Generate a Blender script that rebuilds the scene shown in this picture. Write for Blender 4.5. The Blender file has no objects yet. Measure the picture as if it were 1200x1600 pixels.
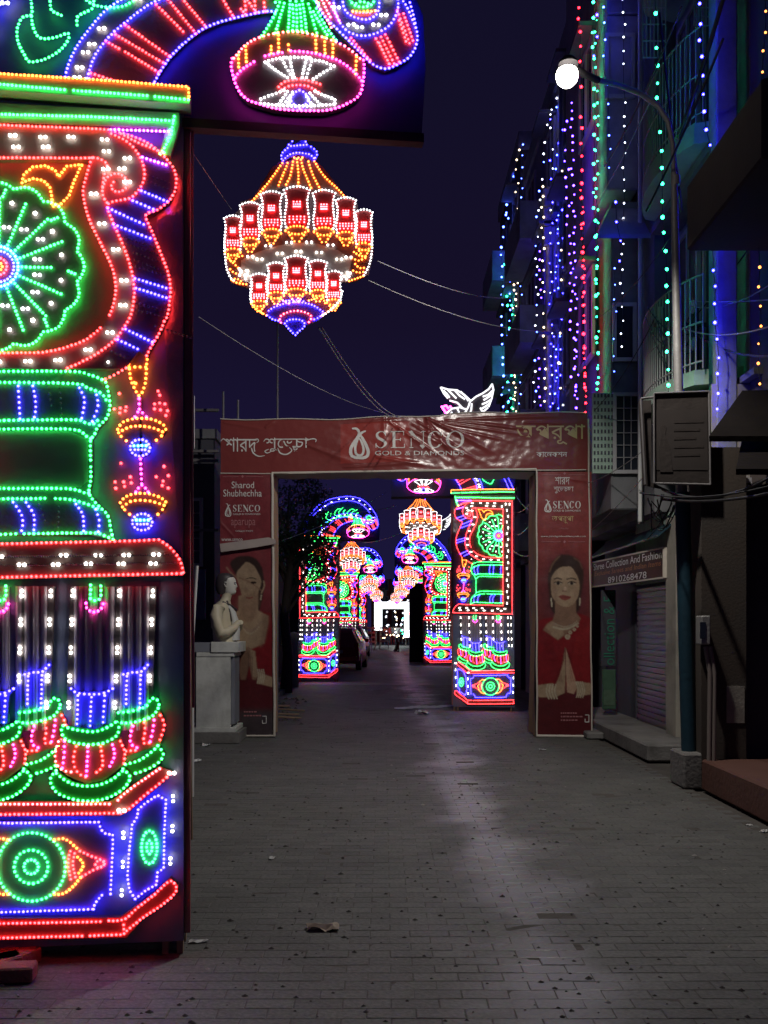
import bpy, bmesh, math, random
from mathutils import Vector, Matrix, noise
R = random.Random(7)
SC = bpy.context.scene
COL = SC.collection
FP = 1500.0                      # focal length in photo pixels
CX, HY, HC = 600.0, 978.0, 1.6   # principal column, horizon row, eye height

# ---------------------------------------------------------------- camera
cd = bpy.data.cameras.new('camera')
cam = bpy.data.objects.new('camera', cd); COL.objects.link(cam)
cam.location = (0, 0, HC); cam.rotation_euler = (math.radians(90), 0, 0)
cd.sensor_width = 36; cd.lens = 36 * FP / 1600.0; cd.shift_y = (HY - 800) / 1600.0
cd.clip_start = 0.05; cd.clip_end = 600
SC.camera = cam
SC.render.resolution_x = 768; SC.render.resolution_y = 1024

# ---------------------------------------------------------------- night sky
w = bpy.data.worlds.new('World'); SC.world = w; w.use_nodes = True
nt = w.node_tree; nt.nodes.clear()
out = nt.nodes.new('ShaderNodeOutputWorld')
bg = nt.nodes.new('ShaderNodeBackground')
sky = nt.nodes.new('ShaderNodeTexSky'); sky.sky_type = 'NISHITA'; sky.sun_disc = False
sky.sun_elevation = math.radians(-6); sky.sun_rotation = math.radians(200)
tc = nt.nodes.new('ShaderNodeTexCoord'); sp = nt.nodes.new('ShaderNodeSeparateXYZ')
ramp = nt.nodes.new('ShaderNodeValToRGB')
ramp.color_ramp.elements[0].position = 0.0; ramp.color_ramp.elements[0].color = (0.011, 0.009, 0.046, 1)
ramp.color_ramp.elements[1].position = 0.65; ramp.color_ramp.elements[1].color = (0.0055, 0.005, 0.019, 1)
e = ramp.color_ramp.elements.new(0.3); e.color = (0.0075, 0.0050, 0.021, 1)
mixn = nt.nodes.new('ShaderNodeMix'); mixn.data_type = 'RGBA'; mixn.blend_type = 'ADD'; mixn.inputs[0].default_value = 0.05
nt.links.new(tc.outputs['Generated'], sp.inputs[0]); nt.links.new(sp.outputs['Z'], ramp.inputs[0])
nt.links.new(ramp.outputs[0], mixn.inputs[6]); nt.links.new(sky.outputs[0], mixn.inputs[7])
nt.links.new(mixn.outputs[2], bg.inputs[0]); bg.inputs[1].default_value = 1.0
nt.links.new(bg.outputs[0], out.inputs[0])

SC.view_settings.view_transform = 'Standard'; SC.view_settings.look = 'None'
SC.view_settings.exposure = 0.0; SC.view_settings.gamma = 1.0; SC.view_settings.use_curve_mapping = False
SC.render.engine = 'CYCLES'
SC.cycles.use_denoising = True
SC.cycles.max_bounces = 5; SC.cycles.diffuse_bounces = 3; SC.cycles.glossy_bounces = 3
SC.cycles.transmission_bounces = 4
SC.cycles.sample_clamp_indirect = 3.0
SC.cycles.use_light_tree = True
SC.cycles.caustics_reflective = False; SC.cycles.caustics_refractive = False

# ---------------------------------------------------------------- helpers
def P(x, y, Y):
    """photo pixel at depth Y -> world point"""
    return Vector(((x - CX) * Y / FP, Y, HC - (y - HY) * Y / FP))
def tag(o, label=None, cat=None, group=None, kind=None):
    if label: o['label'] = label
    if cat: o['category'] = cat
    if group: o['group'] = group
    if kind: o['kind'] = kind
    return o
def empty(name, loc, rz=0, parent=None):
    o = bpy.data.objects.new(name, None); COL.objects.link(o)
    o.location = loc; o.rotation_euler = (0, 0, rz); o.empty_display_size = 0.1
    if parent: o.parent = parent
    return o
def thing(name, loc, label, cat, group=None, rz=0):
    return tag(empty(name, loc, rz), label, cat, group)

class MB:
    def __init__(s): s.v = []; s.f = []; s.m = []; s.mats = []; s.sm = []
    def mi(s, mat):
        if mat not in s.mats: s.mats.append(mat)
        return s.mats.index(mat)
    def add(s, vs, fs, mat, smooth=False):
        b = len(s.v); s.v += [tuple(v) for v in vs]; i = s.mi(mat)
        for f in fs: s.f.append(tuple(b + k for k in f)); s.m.append(i); s.sm.append(smooth)
    def box(s, a, b, mat, M=None):
        x0, x1 = sorted((a[0], b[0])); y0, y1 = sorted((a[1], b[1])); z0, z1 = sorted((a[2], b[2]))
        vs = [(x0,y0,z0),(x1,y0,z0),(x1,y1,z0),(x0,y1,z0),(x0,y0,z1),(x1,y0,z1),(x1,y1,z1),(x0,y1,z1)]
        if M is not None: vs = [M @ Vector(v) for v in vs]
        s.add(vs, [(0,3,2,1),(4,5,6,7),(0,1,5,4),(1,2,6,5),(2,3,7,6),(3,0,4,7)], mat)
    def poly(s, pts, y0, y1, mat, side=None):
        """outline in x,z extruded from y0 to y1"""
        n = len(pts)
        a = sum(pts[i][0]*pts[(i+1)%n][1]-pts[(i+1)%n][0]*pts[i][1] for i in range(n))
        if a < 0: pts = pts[::-1]
        lo, hi = min(y0, y1), max(y0, y1)
        vs = [(x, lo, z) for x, z in pts] + [(x, hi, z) for x, z in pts]
        s.add(vs, [tuple(range(n)), tuple(range(2*n-1, n-1, -1))], mat)
        s.add(vs, [((i+1)%n, i, n+i, n+(i+1)%n) for i in range(n)], side or mat)
    def tube(s, pts, r, mat, n=6, r2=None, caps=True):
        pts = [Vector(p) for p in pts]; m = len(pts); base = []
        up = Vector((0.13, 0.27, 1)).normalized()
        for i, p in enumerate(pts):
            t = (pts[min(i+1, m-1)] - pts[max(i-1, 0)])
            t = t.normalized() if t.length > 1e-9 else Vector((0,0,1))
            a = t.cross(up)
            if a.length < 0.05: a = t.cross(Vector((1, 0, 0)))
            a.normalize(); b = t.cross(a)
            rr = r if r2 is None else r + (r2 - r) * i / max(1, m-1)
            if isinstance(r, (list, tuple)): rr = r[i]
            for k in range(n):
                th = 2*math.pi*k/n
                base.append(p + a*math.cos(th)*rr + b*math.sin(th)*rr)
        fs = []
        for i in range(m-1):
            for k in range(n):
                fs.append((i*n+k, i*n+(k+1)%n, (i+1)*n+(k+1)%n, (i+1)*n+k))
        s.add(base, fs, mat, True)
        if caps: s.add(base, [tuple(range(n-1, -1, -1)), tuple((m-1)*n+k for k in range(n))], mat)
    def lathe(s, prof, c, mat, n=16, axis='z', sx=1, sy=1):
        vs = []
        for r, h in prof:
            for k in range(n):
                th = 2*math.pi*k/n; a, b = r*math.cos(th)*sx, r*math.sin(th)*sy
                if axis == 'z': vs.append((c[0]+a, c[1]+b, c[2]+h))
                elif axis == 'y': vs.append((c[0]+a, c[1]+h, c[2]+b))
                else: vs.append((c[0]+h, c[1]+a, c[2]+b))
        fs = [(i*n+k, i*n+(k+1)%n, (i+1)*n+(k+1)%n, (i+1)*n+k) for i in range(len(prof)-1) for k in range(n)]
        s.add(vs, fs, mat, True)
        s.add(vs, [tuple(range(n-1,-1,-1)), tuple((len(prof)-1)*n+k for k in range(n))], mat)
    def obj(s, name, parent=None, loc=None):
        me = bpy.data.meshes.new(name); me.from_pydata(s.v, [], s.f)
        for m in s.mats: me.materials.append(m)
        me.polygons.foreach_set('material_index', s.m)
        me.polygons.foreach_set('use_smooth', s.sm)
        me.update()
        o = bpy.data.objects.new(name, me); COL.objects.link(o)
        if parent: o.parent = parent
        if loc is not None: o.location = loc
        return o

def fixnorm(o):
    bm = bmesh.new(); bm.from_mesh(o.data); bmesh.ops.recalc_face_normals(bm, faces=bm.faces); bm.to_mesh(o.data); bm.free()
def bevel(o, w, seg=1):
    m = o.modifiers.new('bevel', 'BEVEL'); m.width = w; m.segments = seg; m.limit_method = 'ANGLE'
    return o

# ---------------------------------------------------------------- materials
def mat(name, col, rough=0.7, metal=0.0, var=0.0, scale=6.0, bump=0.0, bscale=40.0, spec=0.5, dirt=None, dscale=2.0, damt=0.5, rvar=0.0, stretch=None):
    m = bpy.data.materials.new(name); m.use_nodes = True; t = m.node_tree; b = t.nodes['Principled BSDF']
    b.inputs['Base Color'].default_value = (*col, 1); b.inputs['Roughness'].default_value = rough
    b.inputs['Metallic'].default_value = metal; b.inputs['Specular IOR Level'].default_value = spec
    tcn = t.nodes.new('ShaderNodeTexCoord'); src = tcn.outputs['Object']
    if stretch:
        mp = t.nodes.new('ShaderNodeMapping'); mp.inputs['Scale'].default_value = stretch
        t.links.new(src, mp.inputs[0]); src = mp.outputs[0]
    last = None
    if var or dirt:
        n1 = t.nodes.new('ShaderNodeTexNoise'); n1.inputs['Scale'].default_value = scale; n1.inputs['Detail'].default_value = 6
        t.links.new(src, n1.inputs['Vector'])
        mx = t.nodes.new('ShaderNodeMix'); mx.data_type = 'RGBA'
        mx.inputs[6].default_value = (*[c*(1-var) for c in col], 1); mx.inputs[7].default_value = (*[min(1, c*(1+var)) for c in col], 1)
        t.links.new(n1.outputs[0], mx.inputs[0]); last = mx.outputs[2]
    if dirt:
        n2 = t.nodes.new('ShaderNodeTexNoise'); n2.inputs['Scale'].default_value = dscale; n2.inputs['Detail'].default_value = 8; n2.inputs['Roughness'].default_value = 0.65
        t.links.new(src, n2.inputs['Vector'])
        rp = t.nodes.new('ShaderNodeMapRange'); rp.inputs[1].default_value = 0.45; rp.inputs[2].default_value = 0.68; rp.inputs[4].default_value = damt
        t.links.new(n2.outputs[0], rp.inputs[0])
        m2 = t.nodes.new('ShaderNodeMix'); m2.data_type = 'RGBA'; m2.inputs[7].default_value = (*dirt, 1)
        t.links.new(rp.outputs[0], m2.inputs[0]); t.links.new(last, m2.inputs[6]); last = m2.outputs[2]
    if last is not None: t.links.new(last, b.inputs['Base Color'])
    if rvar:
        n4 = t.nodes.new('ShaderNodeTexNoise'); n4.inputs['Scale'].default_value = scale*0.7; t.links.new(src, n4.inputs['Vector'])
        r4 = t.nodes.new('ShaderNodeMapRange'); r4.inputs[3].default_value = max(0.05, rough-rvar); r4.inputs[4].default_value = min(1, rough+rvar)
        t.links.new(n4.outputs[0], r4.inputs[0]); t.links.new(r4.outputs[0], b.inputs['Roughness'])
    if bump:
        n3 = t.nodes.new('ShaderNodeTexNoise'); n3.inputs['Scale'].default_value = bscale; n3.inputs['Detail'].default_value = 5
        t.links.new(src, n3.inputs['Vector'])
        bp = t.nodes.new('ShaderNodeBump'); bp.inputs['Strength'].default_value = bump; bp.inputs['Distance'].default_value = 0.02
        t.links.new(n3.outputs[0], bp.inputs['Height']); t.links.new(bp.outputs[0], b.inputs['Normal'])
    return m
def glow(name, col, s):
    m = bpy.data.materials.new(name); m.use_nodes = True; b = m.node_tree.nodes['Principled BSDF']
    b.inputs['Base Color'].default_value = (*[0.3+0.5*c for c in col], 1); b.inputs['Roughness'].default_value = 0.4
    b.inputs['Emission Color'].default_value = (*col, 1); b.inputs['Emission Strength'].default_value = s
    return m
LEDC = {'g': ((0.03, 1.0, 0.13), 14.0), 'r': ((1.0, 0.035, 0.04), 13.0), 'b': ((0.04, 0.03, 1.0), 27.0),
        'o': ((1.0, 0.17, 0.02), 12.5), 'w': ((0.95, 0.97, 1.0), 5.5), 'W': ((1.0, 0.95, 0.86), 10.0),
        'p': ((0.42, 0.05, 1.0), 26.0), 'm': ((1.0, 0.04, 0.42), 16.0), 'k': ((1.0, 0.08, 0.10), 14.0), 'c': ((0.04, 0.3, 1.0), 28.0)}
LED = {k: glow('led_' + n, *LEDC[k]) for k, n in dict(g='green', r='red', b='blue', o='orange', w='white', W='bright_white', p='violet', m='magenta', k='pink_red', c='sky_blue').items()}
LED['d'] = mat('led_unlit', (0.12, 0.11, 0.12), 0.3)

M_navy = mat('board_navy', (0.17, 0.20, 0.32), 0.38, 0, 0.35, 3, 0.9, 4, rvar=0.15)
M_grey = mat('board_grey', (0.36, 0.32, 0.30), 0.6, 0, 0.2, 5, 0.3, 12)
M_dgrey = mat('board_dark', (0.13, 0.11, 0.115), 0.6, 0, 0.3, 8, 0.3, 30)
M_black = mat('black_cloth', (0.018, 0.016, 0.02), 0.85, 0, 0.3, 5, 0.4, 12)
M_foil = mat('foil', (0.30, 0.29, 0.30), 0.32, 0.7, 0.3, 5, 1.0, 7)
M_wood = mat('raw_wood', (0.32, 0.22, 0.14), 0.75, 0, 0.3, 8, 0.4, 60, stretch=(1, 1, 0.15))
M_wire = mat('wire_black', (0.02, 0.02, 0.022), 0.5)
M_wireg = mat('wire_grey', (0.30, 0.28, 0.28), 0.4)
M_pink = mat('pink_sleeve', (0.42, 0.16, 0.16), 0.5, 0, 0.3, 6)
M_pvc = mat('pvc_white', (0.62, 0.62, 0.60), 0.4, 0, 0.12, 5)

def tube_obj(name, pts, r, m, parent=None, n=5):
    b = MB(); b.tube(pts, r, m, n); return b.obj(name, parent)
def cable(a, b, sag, n=14):
    a = Vector(a); b = Vector(b)
    return [a.lerp(b, i/n) - Vector((0, 0, sag*4*(i/n)*(1-i/n))) for i in range(n+1)]
def children(o): return [c for c in bpy.data.objects if c.parent == o]
def copy_tree(o, kids=None):
    """a thing with copies of its parts and their sub-parts (mesh data shared)"""
    if kids is None:
        kids = {}
        for c in bpy.data.objects:
            if c.parent: kids.setdefault(c.parent.name, []).append(c)
    def rec(q, par):
        c = q.copy(); COL.objects.link(c)
        if par: c.parent = par
        for k in kids.get(q.name, []): rec(k, c)
        return c
    return rec(o, None)
# ================================================================ LED pillar art
def pts(s, ox=0, oy=0, k=1.0, dx=0, dy=0):
    return [(float(a.split(',')[0])/k + ox + dx, float(a.split(',')[1])/k + oy + dy) for a in s.split()]
def catmull(p, closed=False, step=3):
    if len(p) < 3: return p
    n = len(p); o = []
    rng = range(n if closed else n-1)
    for i in rng:
        g = (lambda j: p[j % n]) if closed else (lambda j: p[max(0, min(n-1, j))])
        a, b, c, d = g(i-1), g(i), g(i+1), g(i+2)
        for q in range(step):
            t = q/step
            o.append(tuple(0.5*((2*b[k]) + (-a[k]+c[k])*t + (2*a[k]-5*b[k]+4*c[k]-d[k])*t*t + (-a[k]+3*b[k]-3*c[k]+d[k])*t**3) for k in (0, 1)))
    o.append(p[0] if closed else p[-1])
    return o
def resample(p, sp):
    L = [0]
    for i in range(1, len(p)): L.append(L[-1] + math.dist(p[i-1], p[i]))
    if L[-1] < 1e-6: return [p[0]]
    n = max(1, round(L[-1]/sp)); o = []; j = 0
    for i in range(n+1):
        t = L[-1]*i/n
        while j < len(L)-2 and L[j+1] < t: j += 1
        u = (t-L[j])/max(1e-9, L[j+1]-L[j])
        o.append((p[j][0]+(p[j+1][0]-p[j][0])*u, p[j][1]+(p[j+1][1]-p[j][1])*u))
    return o

TILT = math.radians(7.2)
Y1 = 4.67
X1 = (287-CX)/FP*Y1
def N(q):
    """photo pixel on the near pillar's face -> (across, up) in metres on that face"""
    k = (q[0]-CX)/FP; c, s = math.cos(TILT), math.sin(TILT)
    u = (k*Y1 - X1)/(c - k*s); Yd = Y1 + u*s
    return (u, HC + (HY-q[1])/FP*Yd)
YC = 5.25
def NC(q):   # chandelier face, frontal, relative to its hanging point
    return ((q[0]-465)*YC/FP, (218-q[1])*YC/FP)

class Motif:
    """one painted board with its bulbs"""
    def __init__(s, parent, name, conv=N, lift=0.03, sp=7.6, r=2.25, scale=Y1/FP):
        s.parent = parent; s.name = name; s.conv = conv; s.lift = lift; s.sp = sp; s.r = r*scale; s.lights = []; s.plates = []
        s.label = None
    def plate(s, q, m, smooth=False, closed=True, extra=0.0):
        if smooth: q = catmull(q, True)[:-1]
        s.plates.append(([s.conv(a) for a in q], m, extra))
    def line(s, col, q, smooth=True, closed=False, sp=None):
        if closed and not smooth: q = q + [q[0]]
        if smooth and len(q) > 2: q = catmull(q, closed)
        for a in resample(q, sp or s.sp): s.lights.append((col, a, 1.0))
    def dots(s, col, q, big=1.0):
        for a in q: s.lights.append((col, a, big))
    def pairs(s, col, q, vert=False, big=1.35):
        for a in q:
            for d in (-4, 4):
                s.lights.append((col, (a[0]+(0 if vert else d), a[1]+(d if vert else 0)), big))
    def build(s, clip=None):
        b = MB(); lift = s.lift
        for q, m, ex in s.plates: b.poly(q, -0.004, -(lift+ex), m)
        if not s.plates:
            b.box((-0.01, -0.004, 0), (0.01, -lift, 0.01), M_dgrey)
        o = b.obj(s.name, s.parent); fixnorm(o)
        if s.label: o['label'] = s.label
        lb = MB(); rr = random.Random(3)
        by = {}
        for col, a, big in s.lights:
            if clip and not clip(a): continue
            by.setdefault(col, []).append((a, big))
        for col, L in by.items():
            vs, fs = [], []
            for a, big in L:
                x, z = s.conv(a); r = s.r*big*rr.uniform(0.9, 1.1)
                x += rr.uniform(-.09, .09)*s.r; z += rr.uniform(-.09, .09)*s.r
                y0 = -(lift+max([p[2] for p in s.plates] or [0])) - r*0.8; k = len(vs)
                a0 = rr.random()*0.3
                for q in range(5):
                    th = a0 + q*2*math.pi/5; vs.append((x+r*math.cos(th), y0-r*0.55, z+r*math.sin(th)))
                vs.append((x, y0-r*1.5, z))
                for q in range(5): fs.append((k+q, k+5, k+(q+1) % 5)[::-1])
                # short dark socket
                for q in range(5):
                    th = a0 + q*2*math.pi/5
            lb.add(vs, fs, LED[col])
        lo = lb.obj('light_bulbs', o); lo['kind'] = 'stuff'
        return o

def z1(s, **k): return pts(s, 0, 0, 3.0, **k)
def z2(s, **k): return pts(s, 0, 500, 3.75, **k)
def z3(s, **k): return pts(s, 0, 900, 3.75, **k)
def z4(s, **k): return pts(s, 0, 1230, 3.0, **k)
def z7(s, **k): return pts(s, 350, 0, 3.75, **k)
XL = -101.0      # outer edge of the pillar (out of the photo, seen on the other pillars)
M_white = mat('panel_pale', (0.36, 0.34, 0.34), 0.55, 0, 0.15, 5, 0.3, 12)
M_strip = mat('strip_grey', (0.52, 0.47, 0.52), 0.5, 0, 0.2, 5, 0.3, 20)
M_green = mat('board_green', (0.04, 0.12, 0.05), 0.6, 0, 0.25, 6)
M_ctr = mat('panel_buff', (0.22, 0.19, 0.165), 0.6, 0, 0.15, 4, 0.3, 10)
M_purp = mat('board_violet', (0.20, 0.17, 0.30), 0.6, 0, 0.25, 6)
M_redd = mat('board_red', (0.24, 0.10, 0.08), 0.6, 0, 0.25, 6)
M_tan = mat('board_tan', (0.23, 0.19, 0.17), 0.6, 0, 0.2, 6)

def build_pillar(label):
    root = thing('light_pillar', (X1, Y1, 0), label, 'light pillar', 'illuminated festival pillars along the road', TILT)
    def n(x, y): return N((x, y))
    # --- body: flat box board on short legs, black cloth behind
    b = MB()
    W0, W1 = n(XL, 900)[0], 0.0; top = n(285, 178)[1]
    b.box((W0, 0.0, 0.07), (W1, 0.30, top), M_black); b.box((W0, -0.004, 0.07), (W1, 0.0, top), M_navy)
    o = b.obj('back_board', root)
    b = MB(); q = [n(x, y) for x, y in ((236, 300), (287, 250), (287, 900), (262, 640))]
    b.poly([(q[0][0]+.02, q[0][1]), (-0.003, q[1][1]), (-0.003, q[2][1]), (q[3][0]+0.01, q[3][1])], -0.004, -0.009, M_foil)
    o = b.obj('foil_strip', root); fixnorm(o)
    b = MB(); b.box((0.002, 0.02, 0.1), (0.03, 0.05, top), M_pink); b.tube([(0.04, 0.03, top), (0.035, 0.035, 2.6), (0.045, 0.02, 1.2)], 0.008, M_pink)
    b.obj('edge_batten', root)
    for x in (W0+0.06, -0.09, -0.02):
        b = MB(); b.box((x-0.015, 0.02, 0.0), (x+0.015, 0.08, 0.07), M_wood); b.box((x-0.015, 0.2, 0.0), (x+0.015, 0.26, 0.07), M_wood); b.obj('leg', root)
    # --- cornice
    m = Motif(root, 'cornice_board', lift=0.10)
    m.plate([(XL-2, 130), (0, 132), (299, 152), (299, 180), (0, 158), (XL-2, 152)], M_grey)
    m.line('o', pts(f'{XL},131 0,135 150,144 297,155 298,170'), False, sp=6.2)
    m.line('g', pts(f'{XL},148 0,151 108,160'), False, sp=6.2); m.line('g', pts('122,161 234,169'), False, sp=6.2); m.line('g', pts('246,170 297,175'), False, sp=6.2)
    m.build()
    m = Motif(root, 'frieze_board', lift=0.04)
    m.plate([(XL, 164), (0, 168), (281, 183), (281, 204), (268, 250), (250, 246), (262, 206), (0, 198), (XL, 196)], M_grey)
    m.line('g', pts(f'{XL},182 0,187 150,191 272,197'), False, sp=6.0)
    m.line('g', pts('274,190 271,204 269,218 262,232 258,240 252,248'), sp=6.0); m.dots('g', pts('268,210 264,225 258,246'))
    m.build()
    # --- scroll frame
    m = Motif(root, 'scroll_frame', lift=0.045)
    outer = z1('530,640 620,665 700,700 780,765 825,830 830,900 800,965 740,1010 690,1032 720,1110 760,1210 790,1290 805,1370 800,1440 790,1500') + z2('975,20 940,100 895,175 868,230')
    mid = z1('530,655 600,690 650,740 678,800 683,860 660,912 620,953 570,963 512,985 540,1070 580,1160 610,1240 630,1320 637,1400 625,1480') + z2('765,20 735,65 695,125 630,183 550,235 470,275 410,302')
    inner = z1('440,768 415,850 400,920 412,1000 440,1080 480,1160 520,1240 545,1310 551,1380 540,1450 522,1495')
    inner2 = z2('600,68 520,135 440,167 360,193 260,210 150,212 0,215 -105,215')
    m.plate(outer + z2('820,200 740,300') + mid[::-1], M_dgrey, extra=0.004)
    m.plate([(XL+14, 200), (0, 203), (170, 211)] + mid[1:] + [(108, 582), (-28, 578)] + inner2[::-1] + inner[::-1] + [(0, 256), (-28, 256), (-28, 845), (-87, 850), (-87, 203)], M_tan)
    for c, l in (('r', outer), ('r', mid), ('r', inner)): m.line(c, l, sp=6.6)
    m.line('r', inner2, sp=6.6)
    m.line('r', z1('-85,765 0,767 400,768 470,770 510,797 500,840 490,900 492,940 510,975'), sp=6.6)
    m.line('r', z1('492,905 510,860 550,840 590,855 605,885 590,915 555,925 530,903 540,880'), sp=6.0)
    m.line('r', [(-87, 203), (0, 205), (172, 212)], False, sp=6.2); m.line('p', pts('176,212 265,215'), False, sp=6.2)
    m.line('r', z1('575,655 640,690 700,715 760,740'), sp=6)
    m.line('r', z2('630,365 690,335 750,300'), sp=7)
    m.line('r', [(-87, 203), (-87, 905)], False, sp=6.6); m.line('r', [(-28, 256), (-28, 845)], False, sp=6.6)
    tw = z1('75,665 90,718 215,672 228,718 345,672 500,683 508,738 605,770 580,818 605,880 505,820 450,935 487,1072 552,1192 590,1335 585,1450') + z2('655,95 530,195 355,255 180,262 5,265')
    m.pairs('W', tw)
    m.pairs('W', [(-45, 224), (-20, 240), (-70, 224)] + [(-57+(-4 if i % 2 else 4), 262+i*36) for i in range(17)], True)
    for a, bb, c in (((670, 920), (790, 970), 'b'), ((630, 965), (725, 1005), 'b'), ((515, 1000), (680, 1075), 'b'), ((540, 1075), (710, 1140), 'b'),
                     ((640, 1325), (785, 1370), 'b'), ((645, 1370), (785, 1415), 'b'), ((675, 765), (785, 800), 'p'),
                     ((705, 850), (800, 885), 'd'), ((700, 875), (810, 920), 'd'), ((590, 1135), (730, 1185), 'd'), ((605, 1165), (745, 1215), 'd'),
                     ((635, 1205), (760, 1250), 'd'), ((640, 1240), (770, 1290), 'd'), ((645, 1270), (780, 1310), 'd'), ((645, 1440), (780, 1475), 'd'), ((640, 1470), (770, 1500), 'd'),
                     ((735, 1545), (900, 1600), 'd')):
        m.line(c, z1(f'{a[0]},{a[1]} {bb[0]},{bb[1]}'), sp=6.4)
    for a, bb, c in (((745, 75), (900, 150), 'b'), ((700, 135), (815, 190), 'b'), ((640, 190), (740, 235), 'd')):
        m.line(c, z2(f'{a[0]},{a[1]} {bb[0]},{bb[1]}'), sp=6.6)
    m.dots('W', z2('645,265'), 1.0); m.build()
    b = MB(); b.poly([N(q) for q in catmull([(-27, 258), (135, 258), (150, 300), (152, 330), (172, 385), (180, 430), (178, 475), (165, 515), (130, 545), (80, 560), (-27, 566)], True)[:-1]], -0.004, -0.012, M_ctr); o = b.obj('centre_panel', root); fixnorm(o)
    # --- leaf
    m = Motif(root, 'leaf_motif', lift=0.02); q = z1('110,870 120,830 160,797 220,790 265,812 280,842 320,792 390,785 372,820 350,870 330,930 290,970 252,980 250,940 240,890 210,860 160,850')
    m.plate(q, M_tan); m.line('o', q, False, True, sp=6.2); m.build()
    # --- wheel
    m = Motif(root, 'wheel_emblem', lift=0.02)
    cxw, cyw = 0, 420
    rim = []
    for i in range(96):
        th = 2*math.pi*i/96; rr_ = 122 + 9*abs(math.cos(8*th)); rim.append((cxw+rr_*1.02*math.cos(th), cyw+rr_*math.sin(th)))
    pl = [q for q in rim if q[0] > -27]; pl = sorted(pl, key=lambda q: math.atan2(q[1]-cyw, q[0]-cxw+0.001))
    m.plate(pl + [(-27, cyw)], M_dgrey)
    m.line('g', rim, False, True, sp=6.4)
    for k in range(16):
        th = 2*math.pi*k/16 + 0.02; c, s = math.cos(th), math.sin(th)
        r1 = 82 if k in (0, 8) else 106
        m.line('g', [(cxw+30*c, cyw+30*s), (cxw+r1*c, cyw+r1*s)], False, sp=6.4)
        if k % 2 == 0: m.line('g', [(cxw+109*c-5*s, cyw+109*s+5*c), (cxw+119*c-9*s, cyw+119*s+9*c)], False, sp=6.4)
        t2 = th + math.pi/16
        m.pairs('w', [(cxw+(62+8*(k % 3))*math.cos(t2), cyw+(62+8*(k % 3))*math.sin(t2))]); m.dots('W', [(cxw+100*math.cos(t2), cyw+100*math.sin(t2))], 1.5)
    for rr_, c in ((31, 'c'), (24, 'b'), (13, 'r'), (6, 'o')):
        m.line(c, [(cxw+rr_*math.cos(t*.35), cyw+rr_*math.sin(t*.35)) for t in range(18)], True, True, sp=5.6)
    m.build(clip=lambda a: a[0] > -25)
    # --- pedestal
    m = Motif(root, 'pedestal_motif', lift=0.03); e0 = -100
    m.plate(z2(f'{e0},310 430,310 520,325 622,366 645,420 655,520 632,595 582,645 562,695 548,705 545,950 535,1015 575,1075 645,1145 660,1220 676,1295 540,1262 {e0},1262'), M_dgrey)
    m.plate(z2(f'{e0},660 420,660 505,700 520,715 520,950 480,985 {e0},985'), M_grey, extra=0.003)
    for s_ in (f'{e0},315 0,315 430,315 520,330 620,370 640,420 652,520 630,590 580,640 560,690 540,712 540,830', '540,870 540,950 530,1020 570,1080 640,1150 655,1220 670,1290',
              f'{e0},378 0,378 440,385 520,410 600,440 630,480', f'{e0},600 0,600 430,595 500,610 550,622 580,600', f'{e0},650 0,650 430,650 510,690 540,705',
              f'{e0},995 0,995 400,995 500,1018 530,1022', f'{e0},1055 0,1055 275,1052', '335,1052 430,1060 520,1085 580,1110', f'{e0},1260 0,1262 105,1258', '155,1258 540,1252 610,1265 670,1290'):
        m.line('g', z2(s_), sp=7.4)
    for s_ in ('120,400 130,590', '205,400 222,500 215,580', '475,410 505,480 490,585', '575,450 582,520 550,605', '90,1075 145,1160 140,1240', '165,1075 210,1150 210,1235', '455,1085 495,1150 500,1240', '570,1115 590,1180 585,1245', '-50,400 -45,590', '-60,1075 -50,1240'):
        m.line('b', z2(s_), sp=8)
    for s_ in ('295,410 312,510', '240,1085 275,1180', '355,1100 350,1220', '360,410 370,560'): m.line('d', z2(s_), sp=8)
    m.build()
    # --- hanging ornament
    m = Motif(root, 'lantern_ornament', lift=0.02)
    m.plate(z2('750,205 870,205 860,330 825,460 780,400'), M_tan)
    m.plate(z2('690,650 730,600 830,580 930,600 980,650 945,700 885,725 880,790 830,808 770,790 765,730 720,700'), M_dgrey)
    m.plate(z2('700,1080 740,1030 840,1012 940,1035 985,1080 940,1140 900,1160 895,1215 840,1238 780,1215 770,1160 730,1130'), M_dgrey)
    m.plate(z2('822,455 832,455 836,1012 826,1012'), M_dgrey)
    for s_ in ('758,212 762,290 775,370 820,452 850,400 860,330 868,212', '762,285 858,285', '790,375 800,380', '695,648 720,610 770,590 830,583 900,590 960,620 975,648', '700,668 755,637 825,628 900,640 955,662', '715,688 745,715', '920,712 950,685',
              '710,1075 740,1040 800,1022 870,1022 940,1042 975,1070', '722,1100 770,1068 835,1060 905,1070 965,1090', '735,1115 765,1142', '930,1142 955,1115'):
        m.line('o', z2(s_), sp=7.4)
    for s_ in ('820,470 820,530', '795,575 822,540 862,575', '828,820 835,965', '800,1012 836,972 872,1012'): m.line('m', z2(s_), sp=8)
    for cx_, cy_ in ((825, 755), (838, 1188)):
        m.line('b', z2(' '.join(f'{cx_+58*math.cos(t)},{cy_+48*math.sin(t)}' for t in [i*.5 for i in range(12)])), True, True, sp=6)
        m.line('c', z2(f'{cx_-35},{cy_-12} {cx_+35},{cy_-12}'), sp=6); m.line('b', z2(f'{cx_-30},{cy_+12} {cx_+30},{cy_+12}'), sp=6)
    m.dots('r', z2('705,440 675,530 710,525 745,518 740,540 708,552 930,425 940,450 910,500 940,495 970,500 910,530 945,535 985,540 975,568 715,845 680,955 730,955 770,925 775,960 735,980 685,992 965,865 920,925 960,950 990,918 990,990 955,975'), 1.15)
    m.build()
    # --- tray
    m = Motif(root, 'tray_board', lift=0.06)
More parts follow.
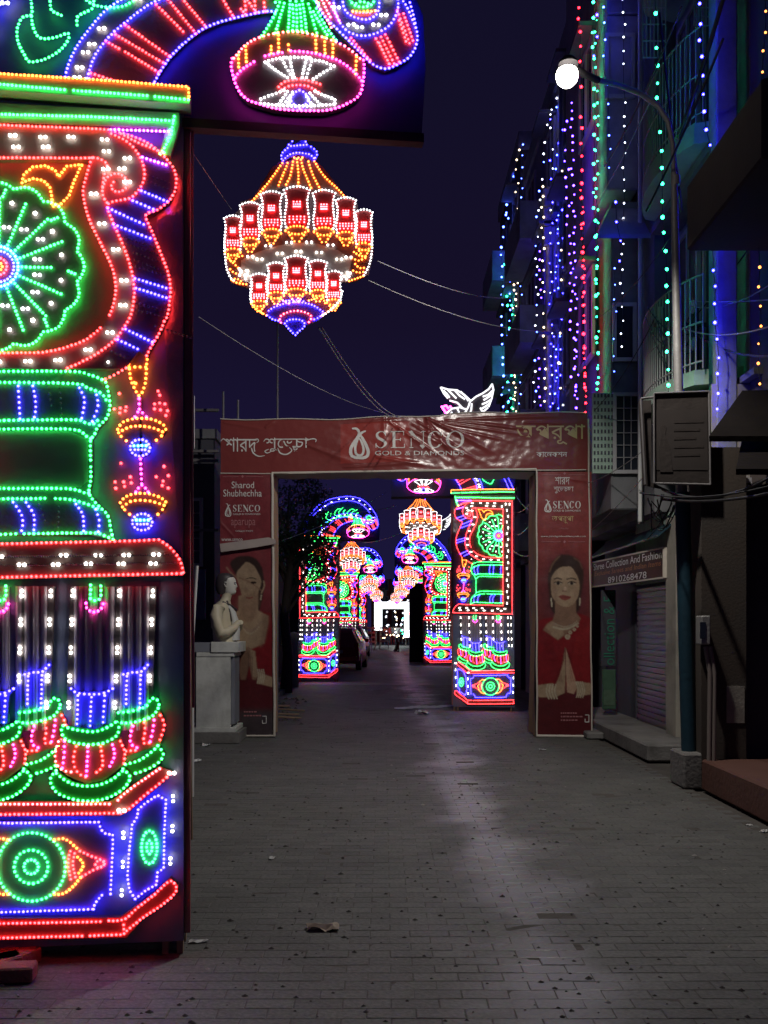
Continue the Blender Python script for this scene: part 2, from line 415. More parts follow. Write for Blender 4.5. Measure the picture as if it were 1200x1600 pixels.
    m.plate(z2('-330,1322 0,1312 660,1297 940,1286 1005,1325 1070,1405 1090,1485 1078,1500 0,1522 -330,1528'), M_tan)
    m.line('r', z2('-105,1322 0,1320 660,1305 940,1295'), sp=7.6); m.line('r', z2('940,1295 1000,1335 1060,1410 1080,1485'), sp=7); m.line('r', z2('-326,1516 0,1512 1070,1490'), False, sp=7.4)
    m.pairs('W', z2('20,1393 390,1385 590,1385 752,1383 925,1380 150,1440 345,1438 535,1434 722,1434 908,1432 -60,1440 -150,1395'))
    for a in (1388, 1436): m.line('d', z2(f'-90,{a+8} 1040,{a-8}'), False, sp=3.6)
    m.build()
    # --- columns
    for xa, xb in ((95, 290), (430, 680), (700, 885), (-120, 60)):
        b = MB(); q = [N(p) for p in z3(f'{xa},62 {xb},62 {xb},900 {xa},900')]
        b.box((q[0][0], -0.004, q[2][1]), (q[1][0], -0.020, q[0][1]), M_strip)
        nfl = 4
        for k in range(nfl):
            xx = q[0][0] + (q[1][0]-q[0][0])*(k+.5)/nfl
            b.tube([(xx, -0.020, q[2][1]), (xx, -0.020, q[0][1])], (q[1][0]-q[0][0])*.1, M_strip, 6)
        b.obj('column_panel', root)
    m = Motif(root, 'column_lights', lift=0.028)
    for xa in (145, 312, 440, 710, 905, -50, -215, -290):
        m.plate(z3(f'{xa-22},62 {xa+14},62 {xa-8},760 {xa-44},760'), M_dgrey)
        for k, yy in enumerate((95, 262, 425, 590, 745)):
            if xa in (905, 145) and k == 4: continue
            m.pairs('W', z3(f'{xa-k*6-4},{yy+8}'), True, 1.3)
    for dx in (0, -147):
        m.line('g', z3('540,55 540,95 535,130 565,145 595,130 598,90 598,60', dx=dx/1), sp=7); m.line('m', z3('512,160 520,195 555,212 595,200 612,165', dx=dx), sp=7.6)
    m.build()
    # --- pots
    def pot(front, dx):
        m = Motif(root, 'pot_motif', lift=0.045 if front else 0.03)
        if front:
            m.plate(z3('425,650 480,675 610,672 680,648 640,700 630,860 455,862 460,700', dx=dx), M_purp)
            m.plate(z3('360,870 430,875 560,892 690,845 725,880 705,940 650,968 520,990 420,975 365,930', dx=dx), M_green, extra=0.004)
            m.plate(z3('355,950 430,980 520,992 640,975 715,940 742,1020 738,1095 620,1190 515,1210 400,1160 335,1090 338,1010', dx=dx), M_redd)
            m.plate(z3('330,1120 360,1145 440,1195 520,1212 600,1200 680,1160 735,1110 785,1165 760,1225 690,1278 600,1310 440,1308 350,1270 310,1225 300,1170', dx=dx), M_green, extra=0.004)
            for s_ in ('430,655 470,682 540,688 610,685 672,655', '470,695 465,860', '548,705 540,870', '625,695 615,850'): m.line('b', z3(s_, dx=dx))
            for s_ in ('385,870 430,887 500,900 560,905 620,890 688,850', '375,895 390,940 440,967 510,978 590,976 650,957 700,920 706,880', '345,1130 312,1170 320,1220 360,1265 440,1295 520,1305 610,1298 690,1265 750,1215 772,1165 730,1120', '345,1145 380,1175 440,1207 520,1220 600,1210 670,1180 728,1132'): m.line('g', z3(s_, dx=dx))
            for s_ in ('460,990 445,1050 450,1110 480,1150 515,1166', '602,990 612,1060 610,1110 578,1140', '715,960 742,1020 735,1088'): m.line('r', z3(s_, dx=dx))
            for s_ in ('358,962 340,1020 345,1090 385,1128 430,1138',): m.line('k', z3(s_, dx=dx))
            for s_ in ('392,960 390,1040 380,1115', '527,992 525,1060 518,1160', '670,980 682,1040 655,1105'): m.line('m', z3(s_, dx=dx))
        else:
            m.plate(z3('705,575 790,553 870,510 880,525 840,575 845,770 740,775 742,585', dx=dx), M_purp)
            m.plate(z3('685,800 760,785 880,740 885,712 925,705 945,755 900,822 830,850 760,862 690,855', dx=dx), M_green)
            m.plate(z3('770,862 900,825 940,780 972,850 965,910 945,985 810,1030 745,1050', dx=dx), M_redd)
            m.plate(z3('735,1095 820,1070 900,1015 930,980 970,1035 940,1095 860,1140 780,1160', dx=dx), M_green)
            for s_ in ('730,574 790,562 830,560 872,520', '750,585 745,745', '830,580 825,768'): m.line('b', z3(s_, dx=dx))
            for s_ in ('700,797 760,790 830,775 878,747 885,720 920,714 936,750', '692,852 760,857 830,842 900,815 932,770', '742,1097 820,1075 900,1020 930,988', '930,988 962,1040 930,1090 860,1130 800,1148'): m.line('g', z3(s_, dx=dx))
            for s_ in ('785,875 770,930 775,980 808,1000', '908,840 900,900 885,965'): m.line('m', z3(s_, dx=dx))
            for s_ in ('850,855 856,910 845,972 880,972', '945,812 968,870 942,955', '745,1020 800,1015'): m.line('r', z3(s_, dx=dx))
        m.build()
    for dx in (0, -153): pot(True, dx); pot(False, dx)
    # --- ledge
    m = Motif(root, 'ledge_board', lift=0.04)
    m.plate(z3('-380,1312 650,1312 760,1235 940,1108 1020,1140 930,1228 765,1368 710,1395 -380,1402'), M_redd)
    m.line('k', z3('-370,1327 650,1325'), False, sp=7); m.line('k', z3('700,1302 760,1247 840,1190 942,1120'), sp=7)
    m.line('r', z3('-370,1388 0,1386 700,1378'), False, sp=7); m.line('r', z3('715,1378 762,1355 860,1270 930,1215 1005,1152'), sp=7.6)
    m.pairs('W', z3('722,1362 1012,1145')); m.build()
    # --- base front panel with its eye
    m = Motif(root, 'base_panel', lift=0.035)
    fr = '50,160 470,155 482,190 510,213 535,215 532,330 525,490 485,495 455,530 445,562 300,562 155,568 0,572'
    F = z4(fr)
    Lm = [(100-x, y) for x, y in z4('470,155 482,190 510,213 535,215 532,330 525,490 485,495 455,530 445,566')]
    m.plate(Lm[::-1] + z4('470,155 482,190 510,213 535,215 532,330 525,490 485,495 455,530 445,566'), M_purp)
    m.line('b', F[:2], False, sp=6.7); m.line('b', z4('470,155 482,190 510,213 535,215 532,330 525,488'), sp=6.8); m.line('b', z4('485,495 455,530 446,560'), sp=6.8); m.line('b', z4('440,560 0,574'), sp=6.7)
    m.line('b', Lm, sp=6.8); m.line('b', [Lm[0], (17, 1283)], False, sp=6.7); m.line('b', [Lm[-1], (0, 1421)], False, sp=6.7)
    for rr_, c in ((53, 'g'), (26, 'g'), (11, 'g')): m.line(c, [(52+rr_*math.cos(t*.3), 1351+rr_*math.sin(t*.3)) for t in range(21)], True, True, sp=7.4 if rr_ > 20 else 6)
    for sg in (0, 1):
        fx = (lambda q: [(104-x, y) for x, y in q]) if sg else (lambda q: q)
        m.line('o', fx(z4('265,237 310,232 350,260 382,290')), sp=6.6); m.line('r', fx(z4('382,290 440,315 503,345 440,380 392,408')), sp=6.6); m.line('o', fx(z4('385,412 350,455 305,487 265,490')), sp=6.6)
        m.line('r', fx(z4('338,290 328,340 340,420')), sp=6); m.line('r', fx(z4('358,300 350,350 362,410')), sp=6); m.line('o', fx(z4('372,318 400,352 378,392')), sp=6)
        m.line('r', fx(z4('455,352 475,330 497,348 475,368')), True, True, sp=5.5)
    m.build()
    m = Motif(root, 'base_side_panel', lift=0.035)
    S = z4('625,168 650,130 652,98 690,65 742,30 782,52 775,200 772,370 742,390 738,445 690,472 640,512 612,470 603,400 612,280')
    m.plate(S, M_purp); m.line('b', S, False, True, sp=6.6)
    for a, b_, c in ((36, 76, 'g'), (13, 30, 'g')): m.line(c, z4(' '.join(f'{705+a*math.cos(t)},{272+b_*math.sin(t)}' for t in [i*.45 for i in range(14)])), True, True, sp=6)
    m.pairs('W', z4('585,215 582,350 577,482 815,45 812,185 803,335'), True, 1.2); m.pairs('W', [(100-z[0]+0, z[1]) for z in z4('585,215 582,350 577,482')], True, 1.2)
    m.build()
    m = Motif(root, 'plinth_strip', lift=0.05)
    m.plate(z4('-300,604 570,596 650,540 730,480 802,412 840,448 835,482 760,548 680,600 600,690 -300,706'), M_redd)
    m.line('r', z4('-290,622 0,622 480,613'), False, sp=6.7); m.line('r', z4('520,608 590,603 650,550 730,488 800,425 830,448 825,482 760,540 680,592 602,655'), sp=6.6); m.line('r', z4('-290,690 0,688 395,679'), False, sp=6.7); m.line('r', z4('432,678 590,672 588,628'), False, sp=6.6)
    m.line('r', z4('-290,622 -290,690'), False, sp=6.6)
    m.build()
    # --- overhead arch
    b = MB()
    A = [(XL+6, 128), (XL-10, 60), (-40, -10), (20, -95), (90, -160), (190, -205), (300, -222), (400, -220), (500, -190), (575, -130), (628, -60), (662, 20), (666, 100), (660, 207), (290, 186), (240, 140)]
    A2 = [N(q) for q in A]
    b.poly(A2, 0.02, 0.07, mat('arch_cloth', (0.035, 0.04, 0.14), 0.6, 0, 0.3, 2, 0.5, 3))
    o = b.obj('arch_board', root); fixnorm(o)
    b = MB()
    p0, p1 = N((285, 190)), N((662, 210)); b.box((p0[0], -0.01, p0[1]-0.03), (p1[0], 0.05, p0[1]+0.015), M_black)
    b.obj('arch_beam', root)
    m = Motif(root, 'arch_band', lift=0.0); m.lift = 0.0
    def NA(q): x, z = N(q); return (x, z)
    Oc = pts('-95,125 -70,75 -30,0 0,-45 40,-90 100,-145 190,-190 300,-205 400,-203 490,-175 560,-120 608,-55 635,-5 648,40')
    Oc2 = pts('-65,125 -42,75 0,15 40,-45 100,-100 190,-150 300,-168 400,-165 480,-135 540,-85 585,-25')
    Ac = z1('300,430 310,370 330,300 370,220 430,140 500,60 590,0') + pts('240,-28 300,-45 370,-52 440,-40 500,-10')
    Bc = z1('400,435 415,370 450,270 520,180 600,110 700,35 780,0') + pts('300,-14 370,-22 440,-14 490,8')
    Cc = z1('705,450 740,370 800,280 870,210 950,150 1050,110 1200,75') + pts('424,22 470,28')
    m.plate(Ac + Cc[::-1], M_dgrey, extra=0.012)
    for l in (Oc, Oc2, Ac, Bc, Cc): m.line('b', l, sp=6.6)
    bars = ['430,355 690,440', '415,385 640,450', '415,410 540,440', '590,130 795,275', '545,175 765,305', '500,205 560,240', '590,255 745,350', '790,10 920,170', '735,35 860,160', '855,5 960,130', '1040,0 1090,85', '1130,55 1150,80', '1150,0 1200,70']
    for s_ in bars: m.line('r', z1(s_), sp=6.3)
    for s_ in ('380,-20 384,20', '395,-20 399,20', '410,-18 414,22', '460,-8 455,24'): m.line('r', pts(s_), sp=6.3)
    m.pairs('W', z1('480,148 434,220 405,258 378,330 366,376 650,10 30,30') + pts('243,-18 290,-32 345,-38 400,-36 450,-25 -10,40 20,0 60,-45 110,-100 160,-135 220,-165 290,-186 360,-187 420,-180 480,-158 530,-118 575,-75'))
    for (tx, ty, ro) in ((0, 0, 0), (115, -75, 0.55), (235, -110, 0.95), (355, -92, 1.3)):
        def T(q):
            o_ = []
            for x, y in q:
                x -= 70; y -= 45; c, s = math.cos(ro), math.sin(ro); o_.append((70+tx+x*c-y*s, 45+ty+x*s+y*c))
            return o_
        for s_ in ('150,10 155,60 150,85 110,95 85,150 90,210 120,270 140,300 200,295 270,260 315,215 325,170 255,190 190,190 160,140 152,90', '240,0 245,60 292,85', '440,0 440,50 370,88 365,130'):
            m.line('g', T(z1(s_)), sp=6.4)
    m.build()
    m = Motif(root, 'arch_curl', lift=0.03)
    outl = z7('520,0 545,60 590,130 650,190 740,280 820,360 870,405 940,430 1010,405 1080,360 1120,290 1125,220 1100,150 1060,60 1010,0')
    m.plate(outl + pts('600,-30 560,-45 515,-30'), M_dgrey)
    m.line('b', outl, sp=6.6)
    m.line('b', z7('640,0 640,60 660,130 700,195 760,230 830,237 900,217 960,180 1000,120 1015,60 1010,0'), sp=6.6)
    m.line('b', z7('690,20 700,80 740,120 820,145 880,122 902,80 905,0'), sp=6.4)
    m.line('b', z7('690,0 720,-60 800,-90 870,-60 905,0'), sp=6.4)
    m.line('g', z7('735,0 740,40 770,65 810,70 850,62 872,40 870,0 840,-40 800,-50 760,-35'), True, True, sp=6.4); m.line('g', z7('770,50 800,38 840,50'), sp=6)
    m.line('o', z7('750,95 800,100 880,92'), sp=6); m.line('r', z7('770,105 850,105'), sp=6)
    for s_ in ('885,255 965,400', '915,245 990,400', '940,230 1020,390', '905,280 960,400', '1010,90 1080,280', '1045,110 1100,265', '1020,150 1060,270', '740,250 790,310 850,380'): m.line('r', z7(s_), sp=6.4)
    for s_ in ('530,20 560,80 600,140 625,190', '565,10 590,70 620,130'): m.line('k', z7(s_), sp=6.4)
    m.line('k', z7('600,30 640,90 670,150'), sp=6.6)
    m.pairs('w', z7('655,75 740,175 790,190 885,175 930,120 960,20'), False, 1.4)
    m.build()
    m = Motif(root, 'dome_lamp_motif', lift=0.045)
    rimq = z7('50,380 45,430 60,500 90,570 140,620 210,645 300,670 400,680 500,683 600,680 700,650 780,600 805,540 815,440 810,390')
    topq = z7('60,380 100,330 130,300 180,270 270,240 400,225 530,245 640,280 720,320 790,380')
    m.plate(rimq + topq[::-1], M_dgrey)
    m.plate(z7('215,255 300,130 320,40 430,0 530,40 560,140 655,280 530,240 400,222 300,235'), M_green)
    m.line('m', rimq, sp=6.6); m.line('k', topq[:4], sp=6.4); m.line('k', topq[3:], sp=7.5)
    m.line('m', z7('175,400 100,450 68,490'), sp=6.4)
    m.line('m', z7('240,365 340,345'), sp=6.6); m.line('m', z7('390,337 500,345 600,370 680,400 760,460 800,510'), sp=6.6)
    for s_ in ('318,245 320,340', '533,250 537,345', '585,260 588,350', '635,275 632,370', '85,360 88,430', '128,310 132,400', '770,370 765,470', '275,310 276,350', '376,300 378,330'): m.line('o', z7(s_), sp=6.2)
    for s_ in ('240,400 300,383 350,375', '365,375 430,372 500,376', '510,385 580,400 640,425', '250,405 290,440 370,490', '340,385 365,435 400,490', '385,385 395,440 410,490', '480,385 465,440 455,490', '510,395 495,440 480,490', '640,425 580,460 520,500', '350,565 280,590 215,615', '215,640 300,650 400,655 500,655 640,645', '370,570 345,610 320,645', '400,575 370,620 345,648', '530,570 570,590 640,615 645,640', '500,580 530,615 560,645', '480,600 500,630 520,650', '385,600 380,640'): m.line('w', z7(s_), sp=6.0)
    for s_ in ('320,545 345,520 380,508 440,500 500,510 560,530', '335,560 380,540 440,533 500,545 550,575'): m.line('r', z7(s_), sp=6.2)
    m.line('b', z7('440,565 400,590 390,622 415,650 440,672 470,650 492,622 480,590'), True, True, sp=6)
    for s_ in ('325,55 285,150 222,248', '352,60 325,150 300,232', '385,45 380,130 375,222', '420,50 425,140 425,218', '455,45 470,130 480,222', '492,65 515,150 540,230', '520,110 560,180 600,242', '538,90 590,190 652,276', '300,55 330,20 430,5 500,20 550,60', '400,70 405,160 400,215', '440,70 450,160 452,215'): m.line('g', z7(s_), sp=6.2)
    m.build()
    return root

# ================================================================ chandelier
def zA(s, **k): return pts(s, 350, 200, 4.8, **k)
def zB(s, **k): return pts(s, 350, 360, 4.8, **k)
M_lbrd = mat('lantern_board', (0.10, 0.055, 0.06), 0.6, 0, 0.3, 8)
def build_chandelier(label):
    root = thing('hanging_lantern', P(465, 218, YC), label, 'hanging lantern', 'hanging light lanterns over the road')
    kw = dict(conv=NC, sp=5.1, r=1.55, scale=YC/FP)
    b = MB()
    oc = [(q, NC(q)) for q in ((450, 245), (465, 240), (483, 245), (505, 262), (540, 308), (556, 310), (560, 328), (583, 330), (583, 400), (576, 430), (555, 440), (532, 442), (533, 460), (528, 480), (500, 496), (487, 503), (477, 512), (463, 526), (448, 512), (440, 500), (420, 495), (395, 478), (391, 452), (370, 445), (352, 420), (351, 350), (372, 330), (376, 316), (396, 310), (425, 262))]
    b.poly([q[1] for q in oc], -0.006, 0.012, M_lbrd)
    o = b.obj('lantern_board', root); fixnorm(o)
    b = MB()
    for x in (452, 480):
        q = NC((x, 240)); b.tube([(q[0], 0, q[1]), (q[0]*0.6, 0, 0.12)], 0.004, M_wire, 4)
    b.obj('hanging_wire', root)
    m = Motif(root, 'crown_motif', lift=0.014, **kw)
    m.plate(zA('430,260 435,190 500,110 520,140 600,85 630,130 700,180 700,235 670,270 560,205'), M_purp)
    for s_ in ('435,245 438,205 480,165', '490,140 515,115', '505,150 560,145 622,140', '585,95 605,100 615,118', '655,155 690,182 702,210 685,238', '448,258 480,222 520,205 560,200 610,205 650,215 675,240'): m.line('b', zA(s_))
    m.build()
    m = Motif(root, 'canopy_strands', lift=0.012, **kw)
    m.plate(zA('450,270 560,225 680,270 760,380 900,530 600,450 440,450 220,560'), M_tan)
    for s_ in ('440,275 340,415 215,560', '480,275 450,350 412,440', '520,265 500,370 468,435', '548,245 560,340 560,445', '580,250 600,330 655,460', '635,265 670,370 727,475', '680,262 750,370 840,455 912,530', '530,235 590,235'): m.line('o', zA(s_))
    m.build()
    def glass(z, cx, top, w, h, skew=0.0):
        m = Motif(root, 'glass_lamp', lift=0.02, **kw)
        def g(fx, fy): return z(f'{cx+fx*w},{top+fy*h+skew*fx*w}')[0]
        L = [g(-.52, .06), g(-.42, .3), g(-.46, .6), g(-.5, .8), g(-.44, .98)]
        m.plate([g(-.5, .05), g(0, -.02), g(.5, .05), g(.42, .3), g(.5, .8), g(.3, 1.02), g(-.3, 1.02), g(-.5, .8), g(-.42, .3)], M_glassred)
        m.line('w', [g(-.52, .06), g(-.3, .0), g(0, -.03), g(.3, 0), g(.52, .06)])
        m.line('w', L); m.line('w', [(g(.52, .06)), g(.42, .3), g(.46, .6), g(.5, .8), g(.44, .98)])
        for fy, n_ in ((.35, 3), (.41, 4), (.47, 5), (.72, 5), (.79, 5), (.86, 4)):
            for k in range(n_): m.dots('k', [g((-.13 if fy < .5 else -.3) + (0.26 if fy < .5 else .6)*k/(n_-1), fy)], .95)
        bw = .46
        m.plate([g(-bw, 1.0), g(0, .94), g(bw, 1.0), g(.42, 1.14), g(.12, 1.3), g(-.12, 1.3), g(-.42, 1.14)], M_tan, extra=0.002)
        m.line('o', [g(-bw, 1.06), g(-.3, .98), g(0, .95), g(.3, .98), g(bw, 1.06)]); m.line('o', [g(-bw, 1.08), g(-.22, 1.14), g(0, 1.16), g(.22, 1.14), g(bw, 1.08)])
        m.line('o', [g(-.28, 1.18), g(-.1, 1.34)]); m.line('o', [g(.28, 1.18), g(.1, 1.34)])
        m.build()
    for cx, top, w, h in ((72, 680, 125, 250), (200, 582, 145, 270), (360, 500, 155, 285), (550, 465, 185, 300), (752, 490, 160, 285), (915, 545, 145, 262), (1050, 635, 125, 255)): glass(zA, cx, top, w, h)
    for cx, top, w, h in ((268, 345, 125, 205), (395, 262, 128, 225), (545, 212, 165, 250), (707, 245, 130, 225), (825, 325, 112, 215)): glass(zB, cx, top, w, h)
    m = Motif(root, 'bowl_motif', lift=0.01, **kw)
    m.plate(zB('130,230 250,170 400,120 560,95 700,105 850,150 960,220 930,380 870,340 700,250 545,215 400,262 270,345 190,400 130,380'), M_grey)
    m.plate(zB('5,160 120,230 200,400 160,430 60,400 15,300'), M_lbrd); m.plate(zB('1110,120 980,180 940,390 1040,360 1100,250'), M_lbrd)
    m.pairs('W', zB('335,125 490,100 640,98 800,120 200,205 270,225 420,182 560,168 715,175 865,225 935,210 150,310 140,345 920,355 900,375'), False, 1.2)
    m.dots('W', zB('120,300 130,320 180,315 175,345 165,370 935,340 950,330 925,325'), 1.3)
    for s_ in ('12,20 8,130 12,210 25,300 55,365 75,385', '1108,20 1112,110 1105,200 1085,280 1050,345', '205,400 200,520 220,570'): m.line('w', zB(s_))
    for s_ in ('75,390 110,405 170,412', '60,380 95,370 130,390', '30,190 60,220 100,210 140,200', '30,215 70,250 110,290', '50,300 85,330 120,335', '940,388 990,370 1045,350', '975,170 1020,200 1060,205', '960,215 1010,235 1060,215', '985,260 1015,290 1050,290', '970,310 1010,325 1045,320', '945,100 1000,100 1060,95', '220,580 260,610 320,645'): m.line('o', zB(s_))
    m.build()
    m = Motif(root, 'base_fan_motif', lift=0.022, **kw)
    m.plate(zB('320,650 380,585 450,560 560,545 690,580 760,640 700,690 610,720 545,800 460,720 420,700'), M_purp)
    for s_ in ('340,615 380,590 450,565 530,552 620,560 690,585 742,622', '450,545 490,540', '330,650 370,680 412,690', '745,640 715,665 680,680', '470,548 540,535 600,545'): m.line('b', zB(s_))
    for s_ in ('430,705 425,660 480,627 550,615 620,630 660,660 640,700'): pass
    m.line('k', zB('430,705 425,660 480,627 550,615 620,630 660,660 640,700'), sp=5.6)
    for s_ in ('460,710 490,685 530,680 580,685 608,710 600,742 560,772 540,797 500,762 475,732',): m.line('b', zB(s_), True, True)
    for s_ in ('250,600 290,635', '890,470 880,510 850,560 800,612 745,650', '420,525 490,560', '700,520 640,540', '560,520 565,545', '740,500 760,560'): m.line('o' if s_[0] != '8' else 'w', zB(s_))
    for s_ in ('800,610 770,630 740,650',): m.line('o', zB(s_))
    m.build()
    return root
M_glassred = mat('lamp_red', (0.35, 0.03, 0.03), 0.5, 0, 0.3, 10)

pillar1 = build_pillar('tall pillar covered in LED bulbs at the edge of the road, cut off by the frame')
chand1 = build_chandelier('largest hanging LED lantern, in front of the dark sky above the red gate')
# far copies: (right side?, inner edge pixel column, depth)
FAR = [(1, 708, 18.2), (0, 529, 27.5), (1, 662, 38.7), (0, 560, 45.5), (1, 650, 52.5), (0, 573, 61.0), (1, 640, 66.0)]
PLAB = ['LED pillar seen whole through the right of the red gate opening, red ledges at its foot',
        'LED pillar half covered by the dark tree behind the left of the red gate',
        'LED pillar beyond the large right one, just left of it in the gate opening',
        'LED pillar behind the maroon car',
        'far LED pillar mostly hidden behind the second right pillar',
        'far LED pillar on the left near the end of the road',
        'farthest LED pillar beside the bright white gate']
CLAB = ['LED lantern hanging at top centre of the red gate opening', 'LED lantern hanging beside the tree, above the maroon car',
        'LED lantern hanging left of the second right pillar, under the larger one', 'LED lantern hanging over the road just behind the maroon car, left of the brick-striped building',
        'small LED lantern hanging above the dark standing board', 'tiny LED lantern far off on the left over the road', 'tiny LED lantern in front of the bright white gate']
kids = {}
for c in bpy.data.objects:
    if c.parent: kids.setdefault(c.parent.name, []).append(c)
# hanging point of the lantern relative to the pillar foot
hx, hz = (465-CX)*YC/FP - X1, P(465, 218, YC).z
for i, (side, px, Y) in enumerate(FAR):
    x = (px-CX)*Y/FP
    p = copy_tree(pillar1, kids); p['label'] = PLAB[i]
    p.location = (x, Y, 0)
    sx = -1 if side else 1
    p.rotation_euler = (0, 0, -TILT if side else TILT); p.scale = (sx, 1, 1)
    c = copy_tree(chand1, kids); c['label'] = CLAB[i]
    cpx = [657.5, 549, 638, 577, 628, 588, 620][i]
    c.location = ((cpx-CX)*(Y+0.15)/FP, Y+0.15, hz - 0.12); c.scale = (sx, 1, 1)
# ================================================================ ground and road
def road_material(name, tiles=False):
    m = bpy.data.materials.new(name); m.use_nodes = True; t = m.node_tree; b = t.nodes['Principled BSDF']; L = t.links.new
    g = t.nodes.new('ShaderNodeNewGeometry')
    n1 = t.nodes.new('ShaderNodeTexNoise'); n1.inputs['Scale'].default_value = 1.3; n1.inputs['Detail'].default_value = 8; L(g.outputs['Position'], n1.inputs['Vector'])
    n2 = t.nodes.new('ShaderNodeTexNoise'); n2.inputs['Scale'].default_value = 45; n2.inputs['Detail'].default_value = 6; L(g.outputs['Position'], n2.inputs['Vector'])
    n3 = t.nodes.new('ShaderNodeTexNoise'); n3.inputs['Scale'].default_value = 7; n3.inputs['Detail'].default_value = 4; L(g.outputs['Position'], n3.inputs['Vector'])
    mx = t.nodes.new('ShaderNodeMix'); mx.data_type = 'RGBA'; mx.inputs[6].default_value = (0.068, 0.068, 0.060, 1); mx.inputs[7].default_value = (0.150, 0.150, 0.136, 1); L(n1.outputs[0], mx.inputs[0])
    m2 = t.nodes.new('ShaderNodeMix'); m2.data_type = 'RGBA'; m2.blend_type = 'MULTIPLY'; m2.inputs[0].default_value = 0.75
    r2 = t.nodes.new('ShaderNodeMapRange'); r2.inputs[1].default_value = .3; r2.inputs[2].default_value = .7; r2.inputs[3].default_value = .55; r2.inputs[4].default_value = 1.25; L(n2.outputs[0], r2.inputs[0])
    L(mx.outputs[2], m2.inputs[6]); L(r2.outputs[0], m2.inputs[7]); col = m2.outputs[2]
    # per-block tone
    at = t.nodes.new('ShaderNodeAttribute'); at.attribute_name = 'tone'
    if not tiles:
        oi = t.nodes.new('ShaderNodeObjectInfo'); ad = t.nodes.new('ShaderNodeMath'); ad.operation = 'ADD'; L(at.outputs['Fac'], ad.inputs[0]); L(oi.outputs['Random'], ad.inputs[1])
        fr = t.nodes.new('ShaderNodeMath'); fr.operation = 'FRACT'; L(ad.outputs[0], fr.inputs[0]); src = fr.outputs[0]
        rr = t.nodes.new('ShaderNodeMapRange'); rr.inputs[3].default_value = .86; rr.inputs[4].default_value = 1.12; L(src, rr.inputs[0])
        m3 = t.nodes.new('ShaderNodeMix'); m3.data_type = 'RGBA'; m3.blend_type = 'MULTIPLY'; m3.inputs[0].default_value = 1.0; L(col, m3.inputs[6]); L(rr.outputs[0], m3.inputs[7]); col = m3.outputs[2]
    L(col, b.inputs['Base Color'])
    # smoother strip along the road, paler toward its middle
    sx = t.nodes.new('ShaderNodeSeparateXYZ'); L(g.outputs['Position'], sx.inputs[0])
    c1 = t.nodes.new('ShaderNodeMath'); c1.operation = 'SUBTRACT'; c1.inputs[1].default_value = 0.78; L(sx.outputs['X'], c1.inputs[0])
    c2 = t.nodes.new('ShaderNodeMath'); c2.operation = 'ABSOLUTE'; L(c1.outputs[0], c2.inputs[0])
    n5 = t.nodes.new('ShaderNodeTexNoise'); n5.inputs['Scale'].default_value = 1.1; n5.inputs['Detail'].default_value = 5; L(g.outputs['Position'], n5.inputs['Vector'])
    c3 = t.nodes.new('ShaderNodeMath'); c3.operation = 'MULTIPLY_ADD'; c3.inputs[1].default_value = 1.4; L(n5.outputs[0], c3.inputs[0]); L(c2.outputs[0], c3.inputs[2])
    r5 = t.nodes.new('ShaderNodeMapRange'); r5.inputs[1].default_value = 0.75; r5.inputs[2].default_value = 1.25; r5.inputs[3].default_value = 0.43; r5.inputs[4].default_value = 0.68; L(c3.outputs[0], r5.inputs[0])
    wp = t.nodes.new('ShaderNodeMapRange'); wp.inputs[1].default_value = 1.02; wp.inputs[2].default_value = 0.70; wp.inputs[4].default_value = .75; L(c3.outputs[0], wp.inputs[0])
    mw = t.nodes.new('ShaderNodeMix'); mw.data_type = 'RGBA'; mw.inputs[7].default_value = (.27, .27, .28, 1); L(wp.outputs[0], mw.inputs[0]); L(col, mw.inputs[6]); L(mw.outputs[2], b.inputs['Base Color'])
    r6 = t.nodes.new('ShaderNodeMapRange'); r6.inputs[3].default_value = -0.1; r6.inputs[4].default_value = 0.12; L(n3.outputs[0], r6.inputs[0])
    ad2 = t.nodes.new('ShaderNodeMath'); ad2.operation = 'ADD'; L(r5.outputs[0], ad2.inputs[0]); L(r6.outputs[0], ad2.inputs[1]); L(ad2.outputs[0], b.inputs['Roughness'])
    bp = t.nodes.new('ShaderNodeBump'); bp.inputs['Strength'].default_value = 0.6; bp.inputs['Distance'].default_value = 0.006; L(n2.outputs[0], bp.inputs['Height'])
    if tiles:
        br = t.nodes.new('ShaderNodeTexBrick'); br.inputs['Scale'].default_value = 1.0; br.inputs['Brick Width'].default_value = .205; br.inputs['Row Height'].default_value = .103; br.inputs['Mortar Size'].default_value = .006
        L(g.outputs['Position'], br.inputs['Vector']); b2 = t.nodes.new('ShaderNodeBump'); b2.invert = True; b2.inputs['Strength'].default_value = 1; b2.inputs['Distance'].default_value = 0.006
        L(br.outputs['Fac'], b2.inputs['Height']); L(bp.outputs[0], b2.inputs['Normal']); L(b2.outputs[0], b.inputs['Normal'])
    else: L(bp.outputs[0], b.inputs['Normal'])
    return m
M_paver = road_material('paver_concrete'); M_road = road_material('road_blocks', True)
for n_ in M_road.node_tree.nodes:
    if n_.type == 'MIX' and n_.blend_type == 'MIX': n_.inputs[6].default_value = (.12, .12, .125, 1); n_.inputs[7].default_value = (.26, .26, .27, 1)  # far paving lightened in colour to stand in for stronger light there
M_dirt = mat('packed_dirt', (0.085, 0.075, 0.065), 0.9, 0, 0.4, 3, 0.8, 18, dirt=(0.04, 0.035, 0.03), dscale=1.2)
M_conc = mat('old_concrete', (0.20, 0.19, 0.18), 0.85, 0, 0.25, 4, 0.5, 25, dirt=(0.06, 0.055, 0.05), dscale=1.5, damt=0.7)

